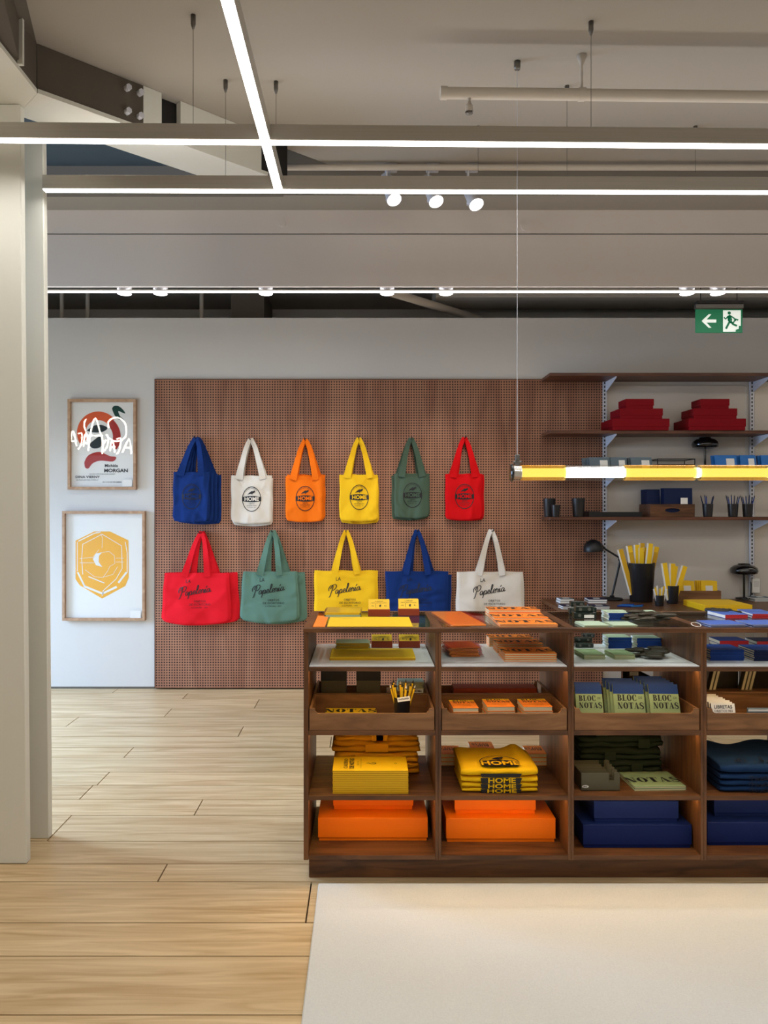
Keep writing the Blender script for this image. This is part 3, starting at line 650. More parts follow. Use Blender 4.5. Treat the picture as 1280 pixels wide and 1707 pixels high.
                m2 = MB(); put2d(m2, text_geo('HOME', 1, 0, .03), .044, c_[0], c_[1]-.001, fn2, .98); obj('lettering', m2, M[knock or color], t)
            else:
                s_ = .062; ccx = cx-.012; cz = zt-h*.38
                put2d(mb, CURS, s_*1.12, ccx, cz, fn); put2d(mb, text_geo('LA'), .042, cx-.065, zt-h*.17, fn, .9)
                for tx, sz, dy, ox_ in (('OBJETOS', .024, -.082, .03), ('DE ESCRITORIO', .024, -.108, .032), ('A CORUÑA · 1997', .016, -.132, .03)):
                    put2d(mb, text_geo(tx, 1, 0, 0, 1, 1.1), sz, cx+ox_, cz+dy, fn, .95)
                obj('print', mb, M[inkm], t)
M['ink_navy'] = mat('navy_ink', (12, 22, 46), .7)
tote('S', 'c_navy', 'small navy canvas tote bag with dark oval print', 330, 732, 292, 352, 788, 868, 4, 1, [(5, 2, 1), (10, 2, 1), (15, 4, 1)], 1.02, 'ink_navy')
tote('S', 'c_white', 'small off-white canvas tote bag with black oval print', 418, 733, 385, 453, 793, 871, 2, 2, [(1, 4, 1)])
tote('S', 'c_orange', 'small orange canvas tote bag with black oval print', 509, 734, 476, 540, 794, 868, 2, 3, [(2, -3, 1)])
tote('S', 'c_yellow', 'small yellow canvas tote bag with black oval print', 598, 732, 566, 630, 791, 867, 2, 4, [(1, 4, 1)], 1.02)
tote('S', 'c_green', 'small dark green canvas tote bag with black oval print', 685, 732, 657, 716, 789, 862, 2, 5, [(-4, 3, 1)])
tote('S', 'c_red', 'small red canvas tote bag with black oval print', 774, 731, 742, 804, 790, 865, 2, 6, [(4, 1, 1)])
tote('L', 'c_lred', 'large bright red canvas tote bag with black script print', 336, 888, 274, 381, 955, 1036, 2, 7, [(13, 0, 1)], 1.10)
tote('L', 'c_lgreen', 'large grey-green canvas tote bag with black script print', 455, 886, 405, 495, 953, 1033, 2, 8, [(12, 2, 1)], 1.12)
tote('L', 'c_yellow', 'large yellow canvas tote bag with black script print', 577, 886, 524, 630, 951, 1034, 2, 9, [(-1, 4, 1)], 1.0)
tote('L', 'c_navy', 'large navy canvas tote bag with dark script print', 695, 885, 642, 748, 952, 1034, 2, 10, [(6, 6, 1)], .96, 'ink_navy')
tote('L', 'c_white', 'large off-white canvas tote bag with black script print', 819, 885, 762, 872, 953, 1036, 2, 11, [(2, 6, 1)], 1.06)

# ================================================================== RUG
rg = MB(); nx = 60
rg.box(-.185, 4.4, -1.2, 3.07, .0005, .011, b=.004)
tag(obj('rug', rg, M['rug']), 'large off-white woven rug on the oak floor in front of the counter', 'rug')

# ================================================================== DISPLAY COUNTER
YF, YB = 3.08, 3.59; DIV = [.2943+.5315*i for i in range(4)]; LX = -.245; RX = DIV[3]+.012
ct = thing('display_counter', 'long walnut shop counter with glass top and four open bays of goods', 'counter', (.83, 3.33, 0))
BX = [(LX+.020, DIV[0]-.0125)] + [(DIV[i]+.0125, DIV[i+1]-.0125) for i in range(3)]
W = lambda n, mb, m, lab=None: obj(n, mb, M[m], ct, True, label=lab)
W('plinth', MB().box(-.228, RX-.01, 3.137, 3.53, 0, .0968, b=.002), 'walnut')
W('side_panel', MB().box(LX, LX+.019, YF, YB, .097, 1.010, b=.001), 'walnut_v')
for i, d in enumerate(DIV):
    b = MB().box(d-.0118, d-.0008, YF, YB, .097, 1.010, b=.0006)
    if i < 3: b.box(d+.0008, d+.0118, YF, YB, .097, 1.010, b=.0006); b.box(d-.0008, d+.0008, YF+.002, YB-.002, .099, 1.008)
    W('divider' if i < 3 else 'side_panel', b, 'walnut_v')
for (x0, x1) in BX:
    W('bottom_shelf', MB().box(x0, x1, YF+.001, YB, .099, .116), 'walnut')
    W('shelf', MB().box(x0, x1, YF+.001, YB, .337, .354), 'walnut'); W('shelf', MB().box(x0, x1, YF+.001, YB, .597, .616), 'walnut')
    W('display_floor', MB().box(x0, x1, YF+.001, YB, .853, .870), 'walnut')
    W('white_liner', MB().box(x0+.002, x1-.002, YF+.006, YB-.002, .870, .875, b=.001), 'acryl')
    W('glass_pane', MB().box(x0-.004, x1+.004, YF+.019, YB-.019, 1.022, 1.027), 'glass')
# top frame
tf = MB().box(LX-.002, RX, YF-.004, YF+.019, 1.0085, 1.0277, b=.0015)
W('top_rail', tf, 'walnut'); W('top_rail', MB().box(LX-.002, RX, YB-.019, YB+.004, 1.0085, 1.0277, b=.0015), 'walnut')
W('top_rail', MB().box(LX-.002, LX+.032, YF+.019, YB-.019, 1.0085, 1.0277), 'walnut_v')
for i, d in enumerate(DIV): W('top_rail', MB().box(d-.018, d+(.018 if i < 3 else .012), YF+.019, YB-.019, 1.0085, 1.0277), 'walnut_v')
# little warm lights under the front corners, plus upright strips in the first bay
for i, (x0, x1) in enumerate(BX):
    for zt in (.853, .597, .337): W('led_light', MB().box(x0+.004, x1-.004, YF+.030, YF+.042, zt-.002, zt-.0002), 'ledw')
# trays: two back to back in every bay
def tray(i, front):
    x0, x1 = BX[i]; x0 += .003; x1 -= .003; w_ = x1-x0; nm = ('first', 'second', 'third', 'fourth')[i]
    t = thing('wooden_tray', f'{"front" if front else "rear"} open wooden tray with a notched lip in the {nm} counter bay from the left', 'tray', ((x0+x1)/2, 3.085 if front else 3.59, .6165), 0 if front else pi)
    h = .086; a = w_/2; n = .020
    P = [(-a, 0), (a, 0), (a, h), (a-n, h), (a-n-.004, h-.012), (a-n-.014, h-.020), (-a+n+.014, h-.020), (-a+n+.004, h-.012), (-a+n, h), (-a, h)]
    o = obj('front_panel', MB().prism(P, 0, .012), M['tray'], t)
    obj('back_panel', MB().box(-a, a, .238, .248, 0, h), M['tray'], t)
    for s in (-1, 1): obj('side_wall', MB().box(min(s*a, s*(a-.01)), max(s*a, s*(a-.01)), .012, .238, 0, h), M['tray'], t)
    obj('tray_floor', MB().box(-a+.01, a-.01, .012, .238, .002, .008), M['tray'], t)
for i in range(4): tray(i, True); tray(i, False)
TF = .6165+.0085

# ---------------------------------------------------------------- generic goods
def bot(px0, px1, py, z):   # front bottom edge in the photograph -> x0, x1, Y on a support at height z
    Y = YZ(py, z); return PX(px0, Y), PX(px1, Y), Y
def book(label, cat, loc, w_, d_, h_, cover, rz=0, group=None, spine=None, page='paper', title=None, rot=None, name='notebook', band=None, tm='ink'):
    """x wide, y deep (front at -d/2), z thick; origin at centre of its base"""
    t = thing(name, label, cat, loc, rz, group, rot); a, c = w_/2, d_/2; ct_ = min(.0014, h_*.22)
    obj('page_block', MB().box(-a+.0015, a-.0015, -c+.0015, c-.0015, ct_, h_-ct_), M[page], t)
    obj('cover', MB().box(-a, a, -c, c, h_-ct_, h_), M[cover], t); obj('back_cover', MB().box(-a, a, -c, c, 0, ct_), M[cover], t)
    if spine: obj('spine', MB().box(-a, a, -c-.0006, -c+.0014, 0, h_), M[spine], t)
    if band: obj('band', MB().box(-a, a, c-band[0], c+.0005, h_, h_+.0005), M[band[1]], t)
    if title: b = MB(); title(b, lambda u, v: (u, v, h_+.0007)); obj('lettering', b, M[tm], t)
    return t
def T_notas(w_, cy=0, s=1.0):
    def f(b, fn):
        wd = w_*.86/3.42; put2d(b, SLAB['NOTAS'], wd*s, 0, cy, fn); put2d(b, text_geo('LA PAPELERÍA'), wd*.16, -w_*.28, cy+wd*.85*s, fn)
    return f
def T_bloc(w_, cy):
    def f(b, fn):
        s = w_*.70/3.42; put2d(b, SLAB['BLOC'], s, -w_*.06, cy+s*.72, fn, .95); put2d(b, SLAB['NOTAS'], s, w_*.04, cy-s*.55, fn, .98)
        put2d(b, text_geo('DE'), s*.5, w_*.37, cy+s*.72, fn)
        put2d(b, text_geo('LISO 100 HOJAS'), s*.36, 0, cy-s*2.1, fn); put2d(b, text_geo('OBJETOS DE ESCRITORIO · 1997'), s*.34, 0, cy-s*2.6, fn); put2d(b, text_geo('A CORUÑA'), s*.3, w_*.1, cy-s*3.05, fn)
    return f
def lidbox(label, loc, w_, d_, h_, m, lid=.8, cat='box', group=None, rz=0):
    t = thing('lidded_box', label, cat, loc, rz, group); a, c = w_/2, d_/2
    obj('base', MB().box(-a+.004, a-.004, -c+.004, c-.004, 0, h_-.004, b=.001), M[m], t)
    obj('lid', MB().box(-a, a, -c, c, h_*(1-lid), h_, b=.0012), M[m], t); return t
def cup(label, loc, r0, r1, h_, group=None, name='pen_cup', cat='cup', m='mug'):
    o = obj(name, MB().lathe([(0, 0), (r0*.95, 0), (r0, .004), (r1*.985, h_-.004), (r1, h_), (r1-.0025, h_), (r1-.003, h_-.004), (r0-.003, .006), (0, .005)], 28), M[m], loc=loc)
    return tag(o, label, cat, group)
def envelope(label, loc, w_, d_, h_, m, rz=0, wrap=False, name='envelope', group=None):
    t = thing(name, label, 'envelope', loc, rz, group); a, c = w_/2, d_/2
    obj('sleeve', MB().box(-a, a, -c, c, 0, h_, b=min(.001, h_*.3)), M[m], t)
    b = MB()
    for s in (-1, 1):
        g = stroke([(s*a*.97, c*.96), (s*a*.45, c*.55)], .0022); b.add([(x, y, h_+.0004) for x, y in g[0]], g[1])
    obj('flap_crease', b, M['rust' if m != 'yellow' else 'olive'], t)
    if wrap: obj('clear_sleeve', MB().box(-a-.016, a+.016, -c-.004, c+.004, -.0002, h_+.0010), M['wrap'], t)
    return t

# ---------------------------------------------------------------- counter top, bay 1
ZT = 1.0278
def ontop(px0, px1, pyf, pyb, z=ZT):
    Yf, Yb = YZ(pyf, z), YZ(pyb, z); x0, x1 = PX(px0, Yf), PX(px1, Yf); return (x0+x1)/2, (Yf+Yb)/2, x1-x0, Yb-Yf
x, y, a, c = ontop(541, 684, 1045.2, 1029.5); envelope('large bright yellow envelope lying flat at the left end of the glass top', (x+.01, y, ZT), a, c, .003, 'yellow')
x, y, a, c = ontop(519, 539, 1045.4, 1027); tag(obj('folder', MB().box(-a/2, a/2, -c/2, c/2, 0, .002).xform(Matrix.Shear('XY', 4, (0, 0))), M['orange'], loc=(x+.006, y, ZT)), 'orange folder at the left corner of the glass top', 'folder')
x, y, a, c = ontop(541, 599, 1029, 1020)
for k in range(4):
    t = thing('packet', 'wrapped pale paper packet behind the large envelope'+ordl(k, 4), 'packet', (x+.004*(k % 2), y+.003*k, ZT+.0052*k), R(2-k), 'wrapped paper packets on the glass top')
    obj('paper', MB().box(-a/2, a/2, -c/2, c/2, 0, .004), M['sagel' if k < 2 else 'yellow'], t); obj('clear_sleeve', MB().box(-a/2-.006, a/2+.006, -c/2-.003, c/2+.003, -.0003, .0047), M['wrap'], t)
def cardbox(label, x, Y, z, w_, hb, hc):
    t = thing('card_box', label, 'box', (x, Y, z)); a = w_/2
    obj('tray', MB().box(-a, a, 0, .06, 0, hb, b=.001), M['rust'], t)
    b = MB().prism([(.006, hb), (.056, hb), (.066, hb+hc), (.030, hb+hc)], -a+.002, a-.002, 'x'); obj('card_stack', b, M['yellow'], t)
    dy, dz = .024, hc; b = MB(); fn = lambda u, v: (u, .0055+dy*v/hc-.0008, hb+v)
    put2d(b, text_geo('LA PAPELERÍA'), .006, 0, hc*.86, fn); put2d(b, text_geo('TARJETAS · OBJETOS DE ESCRITORIO'), .0042, 0, hc*.68, fn); put2d(b, text_geo('e', 1, .3, .03), .018, .004, hc*.42, fn)
    g = stroke([(-.012, hc*.6), (-.014, hc*.6), (-.014, hc*.2), (-.012, hc*.2)], .0012); b.add([fn(*p) for p in g[0]], g[1])
    for s in (-1, 1): put2d(b, text_geo('80 g'), .006, s*.028, hc*.38, fn)
    obj('lettering', b, M['ink'], t); return t
for px0, px1, pyf, pyt, z, nm in ((613.5, 650, 1027.5, 998, ZT, 'left box of yellow cards in a rust tray on the glass top'), (664, 699, 1026.5, 993, ZT, 'right box of yellow cards in a rust tray on the glass top'),
                             (619, 654, 1080, 1056, .8755, 'left box of yellow cards in a rust tray inside the display, under the glass'), (665, 700, 1080, 1056, .8755, 'right box of yellow cards in a rust tray inside the display, under the glass')):
    x0, x1, Y = bot(px0, px1, pyf, z); hb = .031 if z > 1 else .030
    cardbox(nm, (x0+x1)/2, Y, z, x1-x0, hb, .038 if z > 1 else .020)
# inside display bay 1
ZD = .8752
for k in range(7):
    t = thing('packet', 'yellow paper packet inside the first display bay'+ordl(k, 7), 'packet', (-.056+.003*(k % 3), 3.44+.002*(k % 2), ZD+.0055*k), R((k*37 % 5)-2), 'yellow packets inside the display')
    obj('paper', MB().box(-.073, .073, -.05, .05, 0, .0035), M['yellow'], t); obj('edge', MB().box(-.0725, .0725, -.0495, .0495, .0035, .0052), M['sagel'], t)
x, y, a, c = ontop(549, 692, 1101, 1085, ZD); 
for k in range(4): envelope('long yellow envelope inside the first display bay'+ordl(k, 4), (x+.002*(k % 2), y, ZD+.003*k), a, c, .0027, 'yellow' if k == 3 else 'yellow_d', group='yellow envelopes in the display')
# ---------------------------------------------------------------- bay 2 top and display
x, y, a, c = ontop(748, 806, 1044.5, 1022); envelope('orange envelope in clear wrap on the glass top, second bay', (x-.012, y, ZT+.001), a, c, .006, 'orange', R(7), True)
def notas_stack(lbl, px0, px1, pyf, z, d_, n, th, grp, skew=0, z0=0, cov='orange', pg='paper'):
    Y = YZ(pyf, z+z0); x0, x1 = PX(px0, Y), PX(px1, Y)
    for k in range(n):
        top = k == n-1
        book(lbl+ordl(k, n), 'notebook', ((x0+x1)/2+.001*((k*3) % 2), Y+d_/2+.001*(k % 2), z+z0+k*th), x1-x0, d_, th-.0004, cov, R(skew),
             grp, page=pg, title=T_notas(x1-x0, 0) if top else None)
notas_stack('orange notebook lettered in black on the glass top, front of three', 833, 930, 1045.5, ZT, .16, 2, .006, 'orange notebooks on the glass top, front pile')
notas_stack('orange notebook lettered in black on the glass top, middle of three', 823, 914, 1036.5, ZT, .14, 2, .009, 'orange notebooks on the glass top, middle pile')
notas_stack('orange notebook lettered in black on the glass top, rearmost of three', 815, 901, 1029, ZT, .11, 3, .011, 'orange notebooks on the glass top, rear pile')
notas_stack('orange notebook lettered in black inside the display, front pile', 841, 928, 1103, ZD, .15, 4, .0085, 'orange notebooks in the display, front pile')
notas_stack('orange notebook lettered in black inside the display, middle pile', 829, 905, 1089, ZD, .12, 5, .0085, 'orange notebooks in the display, middle pile')
notas_stack('orange notebook lettered in black inside the display, rear pile', 815, 889, 1078, ZD, .09, 5, .0085, 'orange notebooks in the display, rear pile')
for k in range(5):
    x0, x1, Y = bot(748, 802, 1096, ZD); envelope('orange wrapped envelope in the untidy display pile'+ordl(k, 5), ((x0+x1)/2+.006*sin(k*2.3)-.004*k*.3, Y+.085+.006*k, ZD+.001+.0075*k), .125, .15, .0055, 'orange', R([4, -5, 8, -3, 9][k]), True, group='orange wrapped envelopes in the display')
# ---------------------------------------------------------------- bay 3
def pouchpile(lbl, x, y, z, wx, wy, n, m, grp, seed):
    rn = random.Random(seed); z_ = z
    for k in range(n):
        a, c = .040, .017; t = thing('spectacle_case', lbl+ordl(k, n), 'case', (x+rn.uniform(-wx, wx), y+rn.uniform(-wy, wy), z_), R(rn.uniform(-25, 25)), grp)
        b = MB(); N_ = 10
        for j in range(N_+1):
            u = -1+2*j/N_; r_ = (1-abs(u)**3)**.5+.05
            for q in range(10): b.v.append((u*a, c*r_*cos(2*pi*q/10), .0085+.0083*r_*sin(2*pi*q/10)+.001*sin(8*u+q)))
        for j in range(N_):
            for q in range(10): b.f.append([j*10+q, j*10+(q+1) % 10, j*10+10+(q+1) % 10, j*10+10+q]); b.mi.append(0); b.sm.append(True)
        obj('case_body', b, M[m], t); obj('strap', MB().tube([(a*.5, -c*.9, .008), (a*.5, 0, .0145), (a*.5, c*.9, .008)], .0015, 5), M['frame_oak' if k % 2 else 'c_white'], t)
        z_ += .007 if k % 3 == 2 else .0
    return z_
def gadget(lbl, loc, w_, d_, h_, rz=0, grp=None, tg=False):
    t = thing('sharpener_case', lbl, 'case', loc, rz, grp); a, c = w_/2, d_/2
    obj('case_body', MB().box(-a, a, -c, c, 0, h_, b=.003), M['dgreen'], t)
    b = MB()
    for s in (-1, 1): b.tube([(s*a*.5, -c-.002, h_*.5), (s*a*.5, -c+.004, h_*.5)], h_*.28, 10)
    b.tube([(0, -c*.5, h_), (0, c*.5, h_)], .003, 6); obj('clasp', b, M['metal'], t)
    if tg: obj('label_tag', MB().box(-a*.1, a*.8, -c-.0025, -c-.0015, h_*.1, h_*.6), M['white'], t)
    return t
for k, (px0, px1, py, lv) in enumerate(((957, 994, 1031, 0), (960, 990, 1031, 1), (950, 968, 1024, 0), (968, 995, 1022, 0), (952, 975, 1022, 1))):
    x0, x1, Y = bot(px0, px1, py, ZT); gadget(('dark green clasp case with a white tag on the glass top', 'dark green clasp case on the glass top, '+('', 'stacked on the tagged one', 'at the back left', 'at the back right', 'stacked at the back')[k])[k > 0], ((x0+x1)/2, Y+.02, ZT+.027*lv), x1-x0, .035, .026, 0, None if k == 0 else 'dark green clasp cases on the glass top', k == 0)
for k, (px0, px1, py, lv) in enumerate(((960, 990, 1080, 0), (958, 988, 1078, 1), (955, 975, 1072, 0), (972, 992, 1071, 1))):
    x0, x1, Y = bot(px0, px1, py, ZD); gadget('dark green clasp case inside the display, '+('front lower one', 'front upper one', 'back left', 'back right')[k], ((x0+x1)/2, Y+.02, ZD+.021*lv), x1-x0, .035, .020, 0, 'dark green clasp cases in the display')
def pile(lbl, grp, px0, px1, pyf, z, d_, n, th, cov, spine=None, page='white', title=None, jit=.002, band=None, rz=0, tm='ink'):
    Y = YZ(pyf, z); x0, x1 = PX(px0, Y), PX(px1, Y)
    for k in range(n):
        top = k == n-1
        book(lbl+ordl(k, n), 'notebook', ((x0+x1)/2+jit*sin(k*2.1), Y+d_/2+jit*cos(k*1.7), z+k*th), x1-x0, d_, th-.0003, cov, R(rz), grp, spine, page,
             title if top else None, band=band if top else None, tm=tm)
T_small = lambda w_: (lambda b, fn: (put2d(b, text_geo('CUADERNO DE NOTAS', 1, 0, .02), w_*.09, w_*.05, -.01, fn), put2d(b, text_geo('PAPELERÍA'), w_*.07, -w_*.1, .03, fn), put2d(b, text_geo('LISO · 96 HOJAS'), w_*.06, w_*.1, -.03, fn)))
pile("thick sage block with blue edge on the glass, left", 'left sage blocks on the glass top', 1015, 1053, 1034, ZT, .11, 3, .0105, 'sagel', 'blue', title=T_small(.1))
pile("thick sage block with blue edge on the glass, right", 'right sage blocks on the glass top', 1064, 1102, 1027, ZT, .12, 2, .006, 'sagel', 'blue', title=T_small(.1))
pile("thin sage notebook at the glass top's front, left", 'left thin sage notebooks', 972, 1014, 1046, ZT, .12, 2, .0045, 'sagel', page='paper', rz=3)
pile("thin sage notebook at the glass top's front, right", 'right thin sage notebooks', 1021, 1062, 1046, ZT, .11, 2, .0045, 'sagel', page='paper', rz=2)
pouchpile('brown-black leather spectacle case on the glass top', 1.25-.05, 3.24, ZT, .07, .06, 14, 'dolive', 'leather cases on the glass top', 3)
pile('pale sage block with blue front edge inside the display, left', 'left sage blocks in the display', 1014, 1053, 1081, ZD, .09, 4, .0125, 'sagel', 'blue')
pile('pale sage block with blue front edge inside the display, right', 'right sage blocks in the display', 1062, 1102, 1080, ZD, .09, 4, .011, 'sagel', 'blue')
pile('sage notebook inside the display, left pile', 'left sage notebook pile in the display', 972, 1008, 1099.5, ZD, .13, 4, .0052, 'sage', page='paper', rz=3)
pile('sage notebook inside the display, right pile', 'right sage notebook pile in the display', 1023, 1058, 1099.5, ZD, .12, 4, .0052, 'sage', page='paper', rz=3)
pouchpile('brown-black leather spectacle case inside the display', 1.20, 3.27, ZD, .06, .06, 12, 'dolive', 'leather cases inside the display', 5)
cord = [(1.335+.018*cos(a*pi/6), 3.10+.02*sin(a*pi/6), ZT+.010+.006*sin(a*pi/6)) for a in range(13)]
tag(obj('elastic_cord', MB().tube(cord, .0014, 6), M['c_white']), 'looped cream elastic cord beside the leather cases on the glass top', 'cord')
# ---------------------------------------------------------------- bay 4
pile("flat blue notebook at the glass top's front, left", 'left flat blue notebooks', 1183, 1243, 1046, ZT, .12, 3, .0045, 'bluel', page='white', rz=4, jit=.004)
pile("flat blue notebook at the glass top's front, right", 'right flat blue notebooks', 1252, 1312, 1046, ZT, .13, 3, .0045, 'bluel', page='white', rz=4, jit=.004)
pile('blue notebook with red front edge on the glass top, left', 'left red-edged blue notebooks', 1206, 1245, 1031, ZT, .15, 1, .016, 'bluel', 'rededge', title=T_small(.1), rz=5)
pile('blue notebook with red front edge on the glass top, right', 'right red-edged blue notebooks', 1256, 1296, 1031, ZT, .16, 2, .010, 'bluel', 'rededge', title=T_small(.1), rz=-3)
pouchpile('black leather spectacle case at the back of the glass top', 1.64, 3.50, ZT, .07, .03, 6, 'black', 'black cases at the back of the glass top', 8)
for k in range(6):
    tag(obj('metal_clip', MB().tube([(-.012, 0, .003), (.01, .002, .003), (.012, .01, .004), (-.01, .012, .006), (-.014, .004, .008)], .002, 5), M['white_metal'], loc=(1.60+.022*k, 3.40+.01*(k % 3), ZT+.0005+.002*(k % 2)), rz=k), 'small silver clip behind the blue notebooks'+lef(k, 6), 'clip', 'silver clips on the glass top')
pile('navy notebook with pale edges inside the display, left pile', 'left navy notebooks in the display', 1184, 1240, 1101.5, ZD, .13, 5, .0092, 'blue', 'blue', page='paper')
pile('navy notebook with pale edges inside the display, right pile', 'right navy notebooks in the display', 1257, 1310, 1102, ZD, .14, 5, .0088, 'blue', 'navy', page='paper')
pile('white-paged blue block behind the navy notebooks in the display', 'white paged blocks in the display', 1200, 1248, 1086, ZD, .11, 3, .016, 'blue', 'rededge')
pile('blue block at the right behind the navy notebooks in the display', 'right blocks in the display', 1262, 1300, 1086, ZD, .11, 3, .015, 'navy', 'rededge')

# ---------------------------------------------------------------- trays, row 3
# bay 1: rear dark boxes, pad and pencil cup
for nm, px0, px1 in (('left', 535, 577), ('right', 594, 634)):
    x0, x1 = PX(px0, 3.40), PX(px1, 3.40); t = thing('storage_box', f'{nm} olive and black upright box in the rear tray, first bay', 'box', ((x0+x1)/2, 3.43, TF))
    a = (x1-x0)/2; obj('box_body', MB().box(-a, a, -.03, .07, 0, .120, b=.001), M['olive'], t); obj('black_lid', MB().box(-a-.001, a+.001, -.031, .071, .120, .222, b=.001), M['black'], t)
pile('yellow notebook with black lettering in the front tray, first bay', 'yellow notebooks in the front tray', 541, 628, 1209, TF, .175, 3, .0085, 'yellow', title=T_notas(.205, .045), page='paper')
bpy.data.objects['notebook'] if False else None
x0, x1, Y = bot(656, 684, 1213, TF)
CUPX, CUPY = (PX(670, 3.19), 3.19)
cup('black cup full of yellow pencils in the front tray, first bay', (CUPX, CUPY, TF), .030, .036, .10)
def pencil(lbl, loc, rot, m, L_=.12, grp=None, tip='ink'):
    t = thing('pencil', lbl, 'pencil', loc, 0, grp, rot)
    obj('shaft', MB().tube([(0, 0, 0), (0, 0, L_)], .0038, 6), M[m], t); obj('ferrule', MB().tube([(0, 0, L_), (0, 0, L_+.004)], .0039, 6), M['ink'], t)
    obj('tip', MB().tube([(0, 0, L_+.004), (0, 0, L_+.016)], [.0036, .0006], 6), M[tip], t); return t
rn = random.Random(2)
for k in range(11):
    a = 2*pi*k/11; pencil('yellow pencil in the black cup of the first bay'+lef(sorted(range(11), key=lambda q: cos(2*pi*q/11)+.001*q).index(k), 11), (CUPX+.014*cos(a), CUPY+.014*sin(a), TF+.012), (R(-9*sin(a)+rn.uniform(-3, 3)), R(14*cos(a)+rn.uniform(-3, 3)), 0), 'yellow', .128+rn.uniform(0, .02), 'yellow pencils in the black cup', 'ink' if k % 3 else 'white')
t = thing('tag_card', 'small white printed tag on the cup of yellow pencils', 'tag', (CUPX+.006, CUPY-.040, TF+.095), rot=(R(-25), R(-8), 0)); obj('card', MB().box(-.026, .026, 0, .001, -.004, .014), M['white'], t)
b = MB(); put2d(b, text_geo('PAPELERÍA', 1, 0, .03), .009, 0, .005, lambda u, v: (u, -.0006, v)); obj('lettering', b, M['ink'], t)
pile('pale paper bundle in the rear tray behind the pencils', 'pale paper bundles', 663, 706, 1152, .685, .08, 5, .008, 'sagel', page='paper')
tag(obj('support_block', MB().box(.10, .23, 3.39, 3.53, TF, .685), M['tray']), 'wooden riser under the pale paper bundles in the rear tray', 'block')
t = thing('tag_card', 'small white printed tag leaning on the pale paper bundles', 'tag', (PX(697, 3.37), 3.372, .703)); obj('card', MB().box(-.022, .022, 0, .001, -.008, .012), M['white'], t)
b = MB(); put2d(b, text_geo('ROMA', 1, 0, .03), .011, 0, .002, lambda u, v: (u, -.0006, v)); obj('lettering', b, M['ink'], t)
# bay 2
for i, (px0, px1, pyt) in enumerate(((754, 797, 1180), (812, 858, 1178), (873, 921, 1178))):
    nm = ('left', 'middle', 'right')[i]; Y = 3.125; x0, x1 = PX(px0, Y), PX(px1, Y); zt = PZ(pyt, Y); n = 4; th = (zt-TF)/n
    for k in range(n):
        top = k == n-1
        book(f'orange block pad in the {nm} tray pile'+ordl(k, n), 'notepad', ((x0+x1)/2+.0015*sin(k*3+i), Y+.065, TF+k*th), x1-x0, .13, th-.0004, 'orange', R(1.5), f'orange block pads, {nm} pile', page='paper',
             title=T_bloc(x1-x0, .032) if top else None, name='block_pad', band=(.022, 'yellow') if top else None)
t = thing('long_box', 'long rust red flat box in the rear tray, second bay', 'box', ((PX(757, 3.41)+PX(895, 3.41))/2, 3.46, .672)); a = (PX(895, 3.41)-PX(757, 3.41))/2
obj('base', MB().box(-a, a, -.045, .045, 0, .034, b=.001), M['rust'], t); obj('lid', MB().box(-a-.001, a+.001, -.046, .046, .016, .036, b=.001), M['rust'], t)
tag(obj('support_block', MB().box(.42, .74, 3.42, 3.52, TF, .672), M['tray']), 'wooden riser under the long rust box in the rear tray', 'block')
# bay 3: leaning sage block pads
for i, (px0, px1, n) in enumerate(((960, 1008, 2), (1024, 1078, 4), (1084, 1136, 5))):
    nm = ('left', 'middle', 'right')[i]; Y = 3.16
    x0, x1 = PX(px0, Y), PX(px1, Y); wd = (x1-x0)*.93; hh_ = .155; lean_ = R(68)
    for k in range(n):
        fr = k == 0; dx = -.008*k if i else 0
        book(f'leaning sage pad with blue head, {nm} group of the third bay'+(', foremost' if fr else f', {ORD[k-1]} from the front'), 'notepad', ((x0+x1)/2+dx, Y+.022+.020*k, TF+.074+.004*k), wd, hh_, .0095, 'sage', rot=(lean_, 0, R(-4 if i else -2)), group=f'sage block pads, {nm} group', name='block_pad',
             title=T_bloc(wd, .004), page='paper', band=(.040, 'blue'))
t = thing('desk_stapler', 'black metal stapler standing behind the sage pads in the third bay', 'stapler', (1.19, 3.50, .7035)); obj('base', MB().box(-.02, .12, -.02, .02, 0, .012, b=.002), M['black'], t); obj('arm', MB().prism([(-.02, .03), (.12, .012), (.12, .035), (.02, .085), (-.02, .075)], -.012, .012), M['gloss_black'], t)
obj('plate', MB().box(.01, .05, -.0135, -.0125, .045, .062), M['white_metal'], t)
tag(obj('support_block', MB().box(1.13, 1.33, 3.45, 3.55, TF, .7035), M['tray']), 'wooden riser under the stapler in the rear tray, third bay', 'block')
# bay 4: booklets and hanging files
for k in range(9):
    Y = 3.10+.018*k; x0, x1 = PX(1182+4*0, 3.12), PX(1222, 3.12)
    t = thing('booklet', 'white printed booklet in the row standing in the fourth bay tray'+(', foremost' if k == 0 else f', {ORD[k-1]} from the front'), 'booklet', ((x0+x1)/2+.012-.0012*k, Y+.012, TF+.001), group='white booklets in the fourth bay', rot=(R(-14), 0, 0)); a = .048
    obj('pages', MB().box(-a, a, 0, .012, 0, .088+.002*(k % 3)), M['white'], t)
    if k == 0:
        b = MB(); put2d(b, text_geo('LIBRETAS', 1, 0, .02), .018, 0, .074, lambda u, v: (u, -.0008, v)); put2d(b, text_geo('OBJETOS 983'), .013, 0, .058, lambda u, v: (u, -.0008, v)); obj('lettering', b, M['ink'], t)
t = thing('ruler_pack', 'flat grey and white ruler packet beside the booklets, fourth bay', 'packet', (1.70, 3.11, TF)); obj('sleeve', MB().box(-.15, .16, 0, .012, 0, .072, b=.001), M['slate'], t); obj('label_strip', MB().box(-.15, .16, -.001, 0, .060, .068), M['white'], t); obj('label_strip', MB().box(-.15, .16, -.001, 0, .036, .041), M['white'], t)
